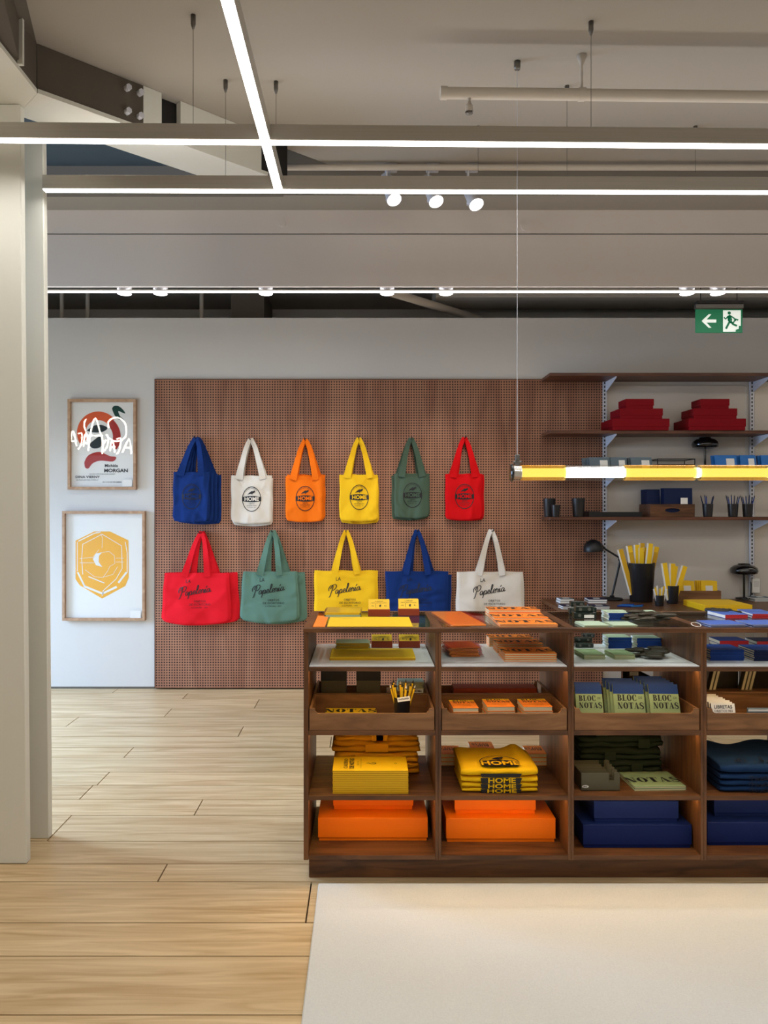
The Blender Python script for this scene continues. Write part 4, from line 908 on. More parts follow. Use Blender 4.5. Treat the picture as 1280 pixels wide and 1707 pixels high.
for i, (px0, px1) in enumerate(((1148, 1180), (1192, 1232), (1248, 1300))):
    Y = 3.44; x0, x1 = PX(px0, Y), PX(px1, Y)
    if i == 0: x0 = 1.390
    t = thing('box_file', ('left end', 'middle', 'right')[i]+' dark file box with a red rim in the rear tray, fourth bay', 'box', ((x0+x1)/2, Y+.04, TF)); a = (x1-x0)/2
    obj('box_body', MB().box(-a, a, -.03, .05, 0, .17), M['dolive'], t); obj('red_rim', MB().box(-a-.0005, a+.0005, -.031, .051, .17, .215), M['redbox'], t)
for i, (px_, n) in enumerate(((1182, 2), (1236, 3))):
    for k in range(n):
        Y = 3.36+.0; x = PX(px_+3, 3.36)+.017*k
        t = thing('notebook', ('left', 'right')[i]+' group of leaning cream-edged notebooks'+lef(k, n), 'notebook', (x, 3.382, TF+.085), group='cream-edged leaning notebooks '+('left', 'right')[i], rot=(0, R(14), 0))
        obj('page_block', MB().box(.0015, .0125, -.0, .03, 0, .135), M['paper'], t)
        for q in (0, .0125): obj('cover', MB().box(q, q+.0015, -.001, .031, -.001, .136), M['olive'], t)
tag(obj('support_block', MB().box(1.40, 1.86, 3.348, 3.408, TF+.0775, TF+.084), M['tray']), 'thin wooden ledge under the leaning notebooks, fourth bay', 'block')

# ---------------------------------------------------------------- row 4
def slabcloth(mb, x0, x1, y0, y1, z0, z1, seed, round_front=True, wav=.003, topfn=None):
    """folded garment layer: cross-section in YZ swept along X"""
    rn = random.Random(seed); ph = [rn.uniform(0, 6.3) for _ in range(8)]; NX, NS = 20, 20; n0 = len(mb.v)
    for i in range(NX+1):
        u = i/NX; e = min(1, 6*u, 6*(1-u))**.5
        x = x0+(x1-x0)*u
        for k in range(NS):
            a = 2*pi*k/NS; cy, sz = cos(a), sin(a); ex = .35
            yy = (abs(cy)**ex)*(1 if cy > 0 else -1); zz = (abs(sz)**.55)*(1 if sz > 0 else -1)
            hx = (z1-z0)/2*(.75+.25*e); zc = (z0+z1)/2
            y = (y0+y1)/2+(y1-y0)/2*yy*(.96+.04*e)+wav*sin(6*u*3+ph[0]+k*.2)
            z = zc+hx*zz*(1+.0*ph[1])+(wav*.7*sin(9*u+ph[2])*(1 if zz > 0 else .2)+wav*.5*sin(17*u+5*yy+ph[3])) * (.7 if zz > 0 else .25)
            if topfn and zz > 0: z += topfn(u, yy)*zz
            mb.v.append((x+wav*.6*sin(a*2+ph[4]), y, max(z, z0 if z0 < .4 and mb is not None else z)))
    for i in range(NX):
        for k in range(NS): mb.f.append([n0+i*NS+k, n0+i*NS+(k+1) % NS, n0+(i+1)*NS+(k+1) % NS, n0+(i+1)*NS+k]); mb.mi.append(0); mb.sm.append(True)
    for i in (0, NX): mb.f.append([n0+i*NS+k for k in range(NS)][::(1 if i else -1)]); mb.mi.append(0); mb.sm.append(False)
    return mb
Z4 = .3542
# bay 1: mustard aprons folded, behind yellow notebook pile
ax0, ax1 = PX(556, 3.40), PX(697, 3.40)
z_ = Z4
for k, th in enumerate((.046, .046, .048, .046)):
    t = thing('folded_apron', ('mustard cotton apron folded at the bottom of the pile behind the yellow notebooks', 'mustard cotton apron folded second from the bottom, behind the yellow notebooks', 'mustard cotton apron folded third from the bottom with a visible strap', 'mustard cotton apron folded on top of the pile in the first bay')[k], 'apron', ((ax0+ax1)/2, 3.42, z_), group=None)
    L_ = (ax1-ax0)/2*(1, .97, 1.02, .95)[k]; b = MB(); rn = random.Random(k)
    slabcloth(b, -L_, L_, -.085, .085, 0.001, th*.55, 10+k, wav=.006); slabcloth(b, -L_*.97, L_*.98, -.088+.01*rn.random(), .08, th*.47, th+.001, 20+k, wav=.007)
    obj('folded_cloth', b, M['c_mustard'], t)
    for q in range(2):
        xx = (-.6+.25*k, .35-.1*k)[q]*L_; obj('apron_strap', MB().box(xx-.028, xx+.024, -.101, -.096, th*.15, th*.9, b=.002), M['c_mustard'], t)
    z_ += th
T_side = lambda b, fn: (put2d(b, text_geo('CUADERNO', 1, 0, .02), .022, -.10, 0, lambda u, v: fn(u, v), 1, R(90)), put2d(b, text_geo('DE NOTAS', 1, 0, .04), .026, -.075, 0, lambda u, v: fn(u, v), 1, R(90)),
                        put2d(b, text_geo('LISO · 96'), .012, -.05, 0, fn, 1, R(90)), put2d(b, stroke([(-.038, -.06), (-.038, .06)], .001), 1, 0, 0, fn), put2d(b, ring(0, 0, .014, .012, .009, .007, 200, 480, 14), 1, .012, 0, fn), put2d(b, stroke([(-.01, 0), (-.002, .006), (.006, -.004)], .006), 1, -.006, 0, fn),
                        put2d(b, ring(.105, 0, .006, .006, .0035, .0035), 1, 0, 0, fn))
Y = YZ(1323, Z4); x0, x1 = PX(554.5, Y), PX(680.5, Y)
for k in range(12):
    top = k == 11
    book('bright yellow notebook in the first bay'+ordl(k, 12), 'notebook', ((x0+x1)/2+.0007*sin(k*2.2), Y+.088, Z4+.00775*k), x1-x0, .176, .0073, 'yellow', 0, 'yellow notebooks in the tall pile', page='yellow_d', title=T_side if top else None)
# bay 2: yellow t-shirts
x0, x1 = PX(770, 3.12), PX(896, 3.12); zt = Z4
hts = (.017, .021, .025, .034)
for k, th in enumerate(hts):
    nm = ('lowest', 'second from the bottom', 'third from the bottom', 'topmost')[k]
    t = thing('folded_shirt', f'yellow folded t-shirt with black oval print, {nm} of the second bay pile', 't-shirt', ((x0+x1)/2, 3.255, zt)); a = (x1-x0)/2+.001*k
    tf_ = (lambda u, yy: .030*math.exp(-((u-.84)/.10)**2)*max(0, yy)+.012*max(0, yy)*(1-u)) if k == 3 else None
    b = slabcloth(MB(), -a, a, -.140, .14, .0005, th+.0015, 40+k, wav=.0022, topfn=tf_); obj('folded_cloth', b, M['c_teey'], t)
    # print: oval on the top, wrapped over the front
    zf = th+.0045
    def wrap(u, v, k=k, th=th, zf=zf, a=a):   # v: distance from front edge upward over the top
        if v < 0: return (u, -.1455-.0008, th*.5+v*.9+.004)
        return (u, -.1405+v, zf+.0035)
    if k == 3:
        b = MB(); g = ring(.008, .062, .082, .080, .0775, .075, -45, 225, 40); b.add([wrap(*p) for p in g[0]], g[1])
        for j in range(12):
            a0, a1 = -1+j/6, -1+(j+1)/6; w0, w1 = .038-.012*a0*a0, .038-.012*a1*a1
            b.add([wrap(.008+a0*.08, .048-w0), wrap(.008+a1*.08, .048-w1), wrap(.008+a1*.08, .048+w1), wrap(.008+a0*.08, .048+w0)], [(0, 1, 2, 3)])
        bird = [(-.036, .036), (-.02, .052), (0, .066), (.012, .064), (.026, .072), (.03, .062), (.022, .052), (.008, .046), (.004, .034), (-.018, .042)]
        b.add([wrap(.008+p*.9, .062+q*.9) for p, q in bird], [list(range(10))])
        obj('print', b, M['ink'], t); b = MB(); put2d(b, text_geo('HOME', 1, 0, .03), .066, .008, .044, lambda u, v: (wrap(u, v)[0], wrap(u, v)[1], wrap(u, v)[2]+.0012), .86); obj('lettering', b, M['c_teey'], t)
    b = MB(); fl_ = lambda u, v: (u, -.1452-.0006, th*.5+v)
    q_ = .46 if k < 3 else -.02; b.add([fl_(-.075, -th*.46), fl_(.080, -th*.46), fl_(.088, th*q_), fl_(-.080, th*q_)], [(0, 1, 2, 3)]); obj('front_print', b, M['ink'], t)
    if k < 3:
        b = MB(); put2d(b, text_geo('HOME', 1, 0, .03), th*1.25, .006, 0, lambda u, v: (u, -.1466, th*.52+max(-th*.40, min(th*.46, v*.92))), (2.0, 1.55, 1.28)[k]); obj('lettering', b, M['c_teey'], t)
    zt += th
for i, (px0, px1, py, n) in enumerate(((733, 769, 1281, 3), (786, 826, 1283, 4), (880, 912, 1283, 3))):
    Y = 3.44; x0, x1 = PX(px0, Y), PX(px1, Y); nm = ('left', 'middle', 'right')[i]
    if i == 0: x0 = .312; x1 = PX(769, Y)
    for k in range(n):
        top = k == n-1; book(f'orange block pad behind the yellow t-shirts, {nm} pile'+ordl(k, n), 'notepad', ((x0+x1)/2, Y+.065, Z4+.018*k), x1-x0, .12, .0174, 'orange', pi, f'orange block pads behind the t-shirts, {nm} pile', page='paper', title=T_bloc(.09, -.01) if top else None, name='block_pad')
# bay 3: forest clothes, desk organiser, notebooks
x0, x1 = PX(962, 3.40), PX(1098, 3.40); z_ = Z4
for k, th in enumerate((.052, .054, .052, .045)):
    t = thing('folded_apron', ('dark green cotton apron folded at the bottom of the third bay pile', 'dark green cotton apron second from the bottom of the third bay pile', 'dark green cotton apron third from the bottom of the third bay pile', 'dark green cotton apron folded on top of the third bay pile')[k], 'apron', ((x0+x1)/2, 3.44, z_))
    L_ = (x1-x0)/2*(1, .98, 1.03, 1.0)[k]; b = MB(); slabcloth(b, -L_, L_, -.085, .085, .001, th*.5, 70+k, wav=.006); slabcloth(b, -L_*.98, L_*.97, -.09, .08, th*.45, th+.001, 80+k, wav=.008); obj('folded_cloth', b, M['c_forest'], t)
    xx = (.35, -.3, .5, -.5)[k]*L_; obj('apron_strap', MB().box(xx-.025, xx+.025, -.103, -.098, th*.1, th*.85, b=.002), M['c_forest'], t); z_ += th
x0, x1, Y = bot(969, 1033, 1318.5, Z4); t = thing('desk_organiser', 'olive card desk organiser with upright slots in the third bay', 'organiser', ((x0+x1)/2, Y, Z4)); a = (x1-x0)/2
for k in range(5):
    y = .034*k; h_ = .074 if k < 4 else .08; n = .032
    obj('slot_panel', MB().prism([(-a, 0), (a, 0), (a, h_), (a-.016, h_+.004), (a-.022, h_), (a-.022, h_-n), (a-.044, h_-n), (a-.044, h_), (-a, h_)], y, y+.003), M['olive'], t)
obj('tray_floor', MB().box(-a, a, 0, .14, 0, .003), M['olive'], t); obj('side_wall', MB().box(-a, -a+.003, .003, .139, .003, .070), M['olive'], t)
for k in range(8): obj('divider_card', MB().box(-a+.005, a-.05, .008+.016*k, .0095+.016*k, .003, .076+.001*(k % 3)), M['olive'], t)
b = MB(); g = [(-a+.016+.014*cos(q*pi/8)*(1), .018+.006*sin(q*pi/8)) for q in range(16)]; b.add([(p[0]+.0, -.0008, p[1]) for p in g], [list(range(16))]); obj('oval_sticker', b, M['white'], t)
b = MB(); put2d(b, text_geo('oliva', 1, 0, .03), .009, -a+.014, .018, lambda u, v: (u, -.0013, v)); obj('lettering', b, M['ink'], t)
Y = YZ(1318, Z4); x0, x1 = PX(1056, Y), PX(1143, Y)
for k in range(2): book('sage green notebook with large black lettering in the third bay'+(', upper of two' if k else ', lower of two'), 'notebook', ((x0+x1)/2-.0, Y+.09, Z4+.0085*k), x1-x0, .178, .008, 'sage', R(2), title=T_notas(x1-x0, -.01) if k else None, page='paper')
# bay 4: navy shirts with script
x0, x1 = PX(1201, 3.12), PX(1340, 3.12); zt = Z4
for k, th in enumerate((.024, .024, .026, .040)):
    nm = ('lowest', 'second from the bottom', 'third from the bottom', 'topmost')[k]
    t = thing('folded_shirt', f'navy folded t-shirt with dark script print, {nm} of the fourth bay pile', 't-shirt', ((x0+x1)/2, 3.265, zt)); a = (x1-x0)/2
    tf_ = (lambda u, yy: .035*max(0, yy)*(1-math.exp(-((u-.45)/.2)**2))) if k == 3 else None
    obj('folded_cloth', slabcloth(MB(), -a, a, -.15, .14, .0005, th+.0015, 90+k, wav=.002, topfn=tf_), M['c_tee'], t)
    b = MB(); put2d(b, CURS, .052 if k == 3 else .03, .0, 0, lambda u, v: (u, -.1556 if k < 3 else -.135+max(0, v)*1.5+.05*0, (th*.5+max(-th*.4, min(th*.4, v))) if k < 3 else th+.0052)); obj('print', b, M['ink_navy'], t); zt += th
# ---------------------------------------------------------------- row 5: lidded boxes
Z5 = .1162
for m, px0, px1, pyf, pyt, qx0, qx1, qyf, dq, nb_, cn in (('orangebox', 530, 713, 1402, 1363, 555, 689, 1350, .085, 'first', 'orange'), ('orangebox', 743.5, 926, 1404, 1364, 757.5, 893, 1357, .045, 'second', 'orange'),
                                        ('bluebox', 972, 1153, 1414, 1375, 990, 1131, 1371, .02, 'third', 'navy'), ('bluebox', 1179, 1360, 1410, 1371, 1190, 1330, 1357, .06, 'fourth', 'navy')):
    x0, x1, Y = bot(px0, px1, pyf, Z5); h_ = PZ(pyt, Y)-Z5; d_ = YB-.03-Y
    lidbox(f'large {cn} lidded box on the bottom shelf of the {nb_} bay', ((x0+x1)/2, Y+d_/2, Z5), x1-x0, d_, h_, m, .86)
    z2 = Z5+h_; Y2 = Y+dq; a0, a1 = PX(qx0, Y2), PX(qx1, Y2); top = .325
    lidbox(f'smaller {cn} lidded box on top of the large one in the {nb_} bay', ((a0+a1)/2, Y2+(d_-dq)*.4, z2+.0002), a1-a0, (d_-dq)*.8, (.082, .082, .088, .07)[('first', 'second', 'third', 'fourth').index(nb_)], m, .80)

# ================================================================== WALL SHELVING
YS, YW = 6.14, 6.448
wp = MB()
for x0, x1 in ((1.992, 3.18), (3.26, 5.0)): wp.box(x0, x1, 6.435, 6.4495, .02, 2.54)
tag(obj('wall_panel', wp, mat('shelf_back_panel', (206, 198, 188), .7)), 'pale flat panelling behind the wall shelves', 'panel')
S5 = .76
for n_, (z, nm) in enumerate(((2.57, 'topmost, empty'), (2.11, 'second from the top, holding red boxes'), (1.78, 'third from the top, level with the yellow tube lamp'), (1.418, 'fourth from the top, holding black cups'))):
    t = thing('wall_shelf', f'long walnut wall shelf, {nm}', 'shelf', (1.475, YW, z)); 
    obj('shelf_board', MB().box(0, 3.5, YS-YW, -.02, 0, .025, b=.002), M['walnut_d'], t)
    for xb in (2.01, 3.24):
        b = MB().prism([(-.02, -.0005), (YS-YW+.01, -.0005), (YS-YW+.01, -.012), (-.045, -.085), (-.02, -.085)], xb-1.475, xb-1.475+.004, 'x'); obj('bracket', b, M['white_metal'], t)
# under-shelf led strips in the bay at the right edge
for z in (2.57, 2.11, 1.78, 1.418):
    o = obj('shelf_light', MB().box(3.30, 4.6, 6.16, 6.19, z-.012, z-.0005, b=.002), emis('shelf_led', (255, 246, 220), 5) if 'shelf_led' not in bpy.data.materials else bpy.data.materials['shelf_led'])
    tag(o, {2.57: 'light strip under the topmost shelf at the right edge', 2.11: 'light strip under the second shelf at the right edge', 1.78: 'light strip under the third shelf at the right edge', 1.418: 'light strip under the fourth shelf at the right edge'}[z], 'light')
for x, nm in ((2.0, 'left'), (3.23, 'right')):
    t = thing('shelf_standard', f'{nm} white slotted upright rail carrying the wall shelves', 'rail', (x, 6.43, .78))
    obj('rail', MB().box(-.014, .020, -.012, .01, 0, 1.79), M['white_metal'], t)
    b = MB()
    for k in range(56): b.box(-.004, .007, -.0126, -.0119, .01+k*.032, .028+k*.032)
    tag(obj('slots', b, M['black'], t), kind='stuff')
# ---------------------------------------------------------------- red boxes
def bx(label, px0, px1, py0, py1, Y, d_, m, lid=.75, grp=None):
    x0, x1 = PX(px0, Y), PX(px1, Y); z1, z0 = PZ(py0, Y), PZ(py1, Y); return (x0+x1)/2, x1-x0, z0, z1
for nm, L3 in (('left', ((1021, 1116), (1033, 1105), (1043, 1090))), ('right', ((1148, 1243.5), (1156, 1229), (1168, 1216)))):
    z = 2.1352; Y = 6.12
    for k, ((a, c), h_, d_) in enumerate(zip(L3, (.092, .081, .076), (.30, .24, .18))):
        x0, x1 = PX(a, Y), PX(c, Y); lidbox(('large', 'medium', 'small')[k]+f' crimson lidded box in the {nm} stepped stack on the second shelf', ((x0+x1)/2, Y+d_/2, z), x1-x0, d_, h_-.0004, 'redbox', .7); z += h_
# ---------------------------------------------------------------- third shelf goods
z3 = 1.8052
def cardfile(label, px0, px1, Y, z, h_, m, tagpx=None, n=3, grp=None):
    x0, x1 = PX(px0, Y), PX(px1, Y); a = (x1-x0)/2; t = thing('envelope_bundle', label, 'envelopes', ((x0+x1)/2, Y, z), group=grp)
    for k in range(n):
        o = obj('envelope', MB().prism([(.0+.034*k, 0), (.012+.034*k, 0), (.042+.034*k, h_), (.030+.034*k, h_)], -a-.010*k*(k % 2), a-.006*k, 'x'), M[m], t)
    obj('band_tag', MB().prism([(.004, h_*.25), (.006, h_*.25), (.022, h_*.8), (.020, h_*.8)], .0, a*.75, 'x'), M['white'], t); return t
for px0, px1, nm in ((984, 1018, 'left'), (1019, 1046, 'middle'), (1053, 1088, 'right')): cardfile(f'slate blue envelope bundle with white tag on the third shelf, {nm} of three', px0, px1, 6.16, z3, .118, 'slate', n=4)
for px0, px1, nm in ((1194, 1230, 'leftmost'), (1236, 1262, 'middle'), (1271, 1300, 'rightmost, at the frame edge')): cardfile(f'bright blue envelope bundle with white tag on the third shelf, {nm}', px0, px1, 6.16, z3, .135, 'cobalt', n=3)
t = thing('wire_tray', 'black wire letter tray on the third shelf', 'tray', (PX(1127, 6.2), 6.2, z3)); a = PX(1158, 6.2)-PX(1127, 6.2)
for z in (.06, .105): obj('wire_rim', MB().tube([(-a, 0, z), (a, 0, z), (a, .2, z), (-a, .2, z), (-a, 0, z)], .004, 6), M['black'], t)
for sx in (-1, 1):
    for y in (0, .2): obj('post', MB().tube([(sx*a, y, 0), (sx*a, y, .105)], .004, 6), M['black'], t)
obj('tray_floor', MB().box(-a, a, 0, .2, .055, .060), M['black'], t)
def mushroom(label, x, Y, z, h_, r):
    t = thing('table_lamp', label, 'lamp', (x, Y, z))
    obj('base', MB().lathe([(0, 0), (r*.60, 0), (r*.62, .006), (r*.58, .014), (.012, .020), (0, .020)], 32), M['gloss_black'], t)
    obj('pole', MB().tube([(0, 0, .018), (0, 0, h_-.06)], .009, 10), M['gloss_black'], t)
    obj('lamp_shade', MB().lathe([(.0, h_-.07), (r*.72, h_-.085), (r*.95, h_-.078), (r, h_-.055), (r*.93, h_-.032), (r*.7, h_-.012), (r*.3, h_-.002), (0, h_)], 36), M['gloss_black'], t)
    obj('cap', MB().lathe([(r*.45, h_-.004), (r*.42, h_+.004), (0, h_+.006)], 20), M['gloss_black'], t); return t
mushroom('glossy black mushroom lamp on the third shelf', PX(1175, 6.36), 6.36, z3, .29, .105)
# ---------------------------------------------------------------- fourth shelf goods
z4 = 1.4432
for nm, a, c, top in (('tallest black cup at the left end of the fourth shelf', 909, 930, 831), ('small black cup before the tall one on the fourth shelf', 919, 933.5, 842), ('single tall black cup on the fourth shelf, right of the pair', 953, 975, 831)):
    Y = 6.19 if a != 919 else 6.165; x0, x1 = PX(a, Y), PX(c, Y)
    if a == 909: Y = 6.28
    cup(nm, ((x0+x1)/2+(.0 if a != 909 else .002), Y, z4), (x1-x0)/2*.84, (x1-x0)/2, .150 if top == 831 else .098)
for k, (a, c) in enumerate(((982, 1000), (1000, 1070))):
    x0, x1 = PX(a, 6.2), PX(c, 6.2); t = thing('letter_tray', ('narrow black tray behind the cups on the fourth shelf', 'long flat black tray beside the wooden box on the fourth shelf')[k], 'tray', ((x0+x1)/2, 6.2, z4)); a_ = (x1-x0)/2; h_ = .045 - .005*k
    obj('tray_floor', MB().box(-a_, a_, 0, .2, 0, .006), M['black'], t)
    for b_ in ((-a_, a_, 0, .006), (-a_, a_, .194, .2), (-a_, -a_+.006, .006, .194), (a_-.006, a_, .006, .194)): obj('side_wall', MB().box(*b_, .006, h_), M['black'], t)
t = thing('wooden_box', 'walnut card box with an oval hand hole on the fourth shelf', 'box', (PX(1121, 6.16), 6.16, z4)); a = PX(1158, 6.16)-PX(1121, 6.16); h_ = .103
outer = [(-a, 0), (a, 0), (a, h_), (-a, h_)]; hole = [(.062*cos(q*pi/8)*(1 if abs(cos(q*pi/8)) < .8 else 1), h_*.52+.017*sin(q*pi/8)) for q in range(16)]
b = MB(); bm = bmesh.new()
vo = [bm.verts.new((x, 0, z)) for x, z in outer]; vh = [bm.verts.new((x, 0, z)) for x, z in hole]
eo = [bm.edges.new((vo[i], vo[(i+1) % 4])) for i in range(4)]; eh = [bm.edges.new((vh[i], vh[(i+1) % 16])) for i in range(16)]
r_ = bmesh.ops.triangle_fill(bm, edges=eo+eh, use_beauty=True); 
ex_ = bmesh.ops.extrude_face_region(bm, geom=list(bm.faces)); bmesh.ops.translate(bm, verts=[v for v in ex_['geom'] if isinstance(v, bmesh.types.BMVert)], vec=(0, .010, 0))
bm.verts.index_update(); b.add([v.co[:] for v in bm.verts], [[v.index for v in f.verts] for f in bm.faces]); bm.free()
obj('front_panel', b, M['walnut'], t); obj('back_panel', MB().box(-a, a, .24, .25, 0, h_), M['walnut'], t)
obj('side_wall', MB().box(-a, -a+.01, .0101, .24, 0, h_), M['walnut_d'], t); obj('side_wall', MB().box(a-.01, a, .0101, .24, 0, h_), M['walnut_d'], t); obj('box_floor', MB().box(-a+.01, a-.01, .0101, .24, 0, .01), M['walnut_d'], t)
X0 = PX(1121, 6.16)
for k in range(14):
    y = 6.176+.0155*k; right = k < 5
    tag(obj('record_card', MB().box(-.17 if not right else -.06, -.062 if not right else .168, 0, .009, 0, .222 if right else .214).xform(Matrix.Rotation(R(-3), 4, 'X')), M['navy'], loc=(X0, y, z4+.0105)), (('large navy folder at the right in the walnut box, ' if right else 'navy folder at the left in the walnut box, ')+('foremost' if k in (0, 5) else f'{ORD[(k-1) if right else k-6]} from the front')), 'folder', 'navy folders in the walnut box, '+('right' if right else 'left'))
tag(obj('tag_card', MB().box(-.028, .028, 0, .001, 0, .05), M['white'], loc=(PX(1139, 6.17), 6.1555, z4+.1035)), 'white tag card on the rim of the walnut box', 'tag')
def penset(nm, px_, Y, z, r0, r1, h_, pens, wrap_=True):
    x = PX(px_, Y); cup(f'small black cup with blue pens on the fourth shelf, {nm}', (x, Y, z), r0, r1, h_)
    rn = random.Random(px_)
    for k in range(pens):
        a = 2*pi*k/pens+.4; pencil(f'blue pen in the {nm} shelf cup of pens'+lef(sorted(range(pens), key=lambda q: cos(2*pi*q/pens+.4)).index(k), pens), (x+r0*.4*cos(a), Y+r0*.4*sin(a), z+.008), (R(-10*sin(a)), R(14*cos(a)), 0), 'blue' if k % 2 else 'navy', h_*1.35+rn.uniform(0, .02), f'blue pens in the {nm} cup', 'navy')
    b = MB()
    for k in range(9):
        a = 2*pi*k/9; b.add([(r1*.7*cos(a), r1*.7*sin(a), h_-.002), (r1*.85*cos(a+.6), r1*.85*sin(a+.6), h_+.004), (r1*1.05*cos(a+.3), r1*1.05*sin(a+.3), h_+.022+.006*sin(k*2))], [(0, 1, 2)])
    tag(obj('clear_wrapping', b, M['wrap'], loc=(x, Y, z)), f'crinkled clear wrapping round the pens in the {nm} cup', 'wrapping')
penset('left', 1179.5, 6.18, z4, .034, .042, .105, 5); penset('middle', 1221.5, 6.18, z4, .034, .042, .105, 6); penset('right', 1246, 6.18, z4, .034, .042, .105, 6)

# ================================================================== DESK
dt = thing('wall_desk', 'walnut wall desk board below the shelves', 'desk', (1.47, 6.43, 0)); 
obj('desk_top', MB().box(0, 3.6, -.85, -.03, S5-.03, S5, b=.002), M['walnut'], dt); obj('front_edge', MB().box(0, 3.6, -.856, -.8502, S5-.03, S5-.004), M['walnut_d'], dt)
for x in (.55, 1.8, 3.1): obj('bracket', MB().prism([(-.03, S5-.0305), (-.80, S5-.0305), (-.80, S5-.06), (-.06, S5-.25), (-.03, S5-.25)], x, x+.02, 'x'), M['white_metal'], dt)
Dz = S5+.0003
def ondesk(px_, py_): Y = YZ(py_, S5); return PX(px_, Y), Y
# goose-neck lamp
x, y = ondesk(1026, 1002); y += .09; k_ = y/F
def dp(px_, py_, dy=0): return (PX(px_, y), y+dy, PZ(py_, y))
t = thing('desk_lamp', 'black jointed desk lamp with a round shade on the desk', 'lamp', (x, y, Dz))
obj('base', MB().lathe([(0, 0), (.085, 0), (.088, .008), (.080, .016), (.02, .022), (.018, .035), (0, .036)], 30), M['black'], t)
obj('lower_arm', MB().tube([(x, y, Dz+.03), dp(1034, 934)], .009, 8), M['black'], t, True); obj('upper_arm', MB().tube([dp(1036, 932), dp(1005, 913)], .008, 8), M['black'], t, True)
c = dp(1034.5, 933); obj('joint', MB().tube([(c[0], c[1]-.016, c[2]), (c[0], c[1]+.016, c[2])], .017, 12), M['black'], t, True)
c = Vector(dp(989, 918)); b = MB().lathe([(.079, -.006), (.081, .0), (.076, .035), (.058, .068), (.03, .088), (0, .093)], 28).xform(Matrix.Translation(c) @ Matrix.Rotation(R(-4), 4, 'Y')); obj('lamp_shade', b, M['black'], t, True)
obj('neck', MB().tube([dp(999, 907), dp(1006, 914)], .014, 10), M['black'], t, True)
# big bin with rulers
x, y = ondesk(1068.5, 1005); y += .09; k_ = y/F
BW = (1091-1046)*k_/2; cup('large black bin full of yellow and white rulers on the desk', (PX(1068.5, y), y, Dz), BW*.80, BW, PZ(938, y)-Dz, name='bin', cat='bin')
def strip(label, x, y, z, rot, L_, w_, m, grp, th=.004, edge=True):
    t = thing('paper_roll', label, 'ruler', (x, y, z), 0, grp, rot); a = w_/2
    obj('face', MB().box(-a, a, 0, th, 0, L_), M[m], t)
    if edge: obj('white_edge', MB().box(-a-.012, -a, 0, th, 0, L_), M['white'], t)
xs = [(-.075, -18), (-.045, -9), (-.018, -3), (.010, 2), (.036, 3), (.066, 13), (-.03, -12), (.03, 8), (0, 0), (.055, 16)]
for k, (dx, an) in enumerate(xs): strip('yellow and white ruler in the large black bin, '+('leftmost', 'second from left', 'fourth from left', 'sixth from left', 'front centre right', 'rightmost', 'third from left', 'seventh from left', 'in the middle', 'second from right')[k], PX(1068.5, y)+dx, y-.03+.012*(k % 6), Dz+.06, (R(-3+2*(k % 3)), R(an*.8), 0), .375+.012*(k*5 % 4), .036, 'yellow' if k % 3 else 'yellow_d', 'rulers in the large bin')
x, y = ondesk(1120.5, 1007); y += .045; k_ = y/F; r_ = 10.5*k_
cup('medium black bin with rolled yellow strips on the desk', (PX(1120.5, y), y, Dz), r_*.84, r_, PZ(976, y)-Dz, name='bin', cat='bin')
for k, (dx, an) in enumerate(((-.022, -9), (.004, 0), (.026, 17), (.0, 8))): strip('wide yellow strip in the medium black bin, '+('leftmost', 'middle', 'rightmost', 'rear')[k], PX(1120.5, y)+dx, y-.02+.014*k, Dz+.03, (0, R(an), 0), .295-.01*k, .036, 'yellow', 'yellow strips in the medium bin')
x, y = ondesk(1099, 1011); y += .032; k_ = y/F; r_ = 8*k_
cup('small black cup with short yellow rulers at the desk front', (PX(1099, y), y, Dz), r_*.84, r_, PZ(992, y)-Dz)
for k in range(7): strip(('short yellow ruler' if k % 2 else 'short white ruler')+' in the small black cup'+lef(k, 7), PX(1099, y)-.018+.006*k, y-.012+.008*(k % 3), Dz+.01, (0, R(-14+5*k), 0), .125+.01*(k % 3), .012, 'yellow' if k % 2 else 'white', 'short rulers in the small cup', .003, False)
# card box with yellow envelopes
x0, y = ondesk(1131, 1003); x0 = PX(1131, y); x1 = PX(1202, y); t = thing('wooden_box', 'low walnut box with yellow envelopes on the desk', 'box', ((x0+x1)/2, y, Dz)); a = (x1-x0)/2; h_ = PZ(985, y)-Dz
obj('front_panel', MB().box(-a, a, 0, .01, 0, h_, b=.001), M['tray'], t); obj('back_panel', MB().box(-a, a, .11, .12, 0, h_), M['tray'], t)
for s in (-1, 1): obj('side_wall', MB().box(min(s*a, s*(a-.01)), max(s*a, s*(a-.01)), .0101, .11, 0, h_), M['tray'], t)
obj('box_floor', MB().box(-a+.01, a-.01, .0101, .11, 0, .008), M['tray'], t)
for nm, p0, p1 in (('left', 1136, 1160), ('right', 1171, 1198)):
    xx0, xx1 = PX(p0, y), PX(p1, y); a2 = (xx1-xx0)/2
    for k in range(4):
        t = thing('envelope', f'yellow envelope standing in the desk box, {nm} bundle'+(', foremost with a white tag' if k == 0 else f', {ORD[k-1]} from the front'), 'envelope', ((xx0+xx1)/2-.008*k, y+.016+.02*k, Dz+.009), 0, f'yellow envelopes in the desk box, {nm}', (R(-6), 0, 0))
        obj('sleeve', MB().box(-a2, a2, 0, .006, 0, .155), M['yellow'], t)
        if k == 0: obj('white_tag', MB().box(-.03, .028, -.001, 0, .075, .118), M['white'], t)
# flat yellow envelopes on desk
Y = YZ(1015.5, S5); x0, x1 = PX(1168, Y), PX(1240, Y)
for k in range(6): envelope('flat yellow envelope at the desk front'+ordl(k, 6), ((x0+x1)/2-.012+.003*(k % 2), 5.61+.19, Dz+.0075*k), x1-x0+.03, .36, .007, 'yellow', R(1), group='flat yellow envelopes on the desk')
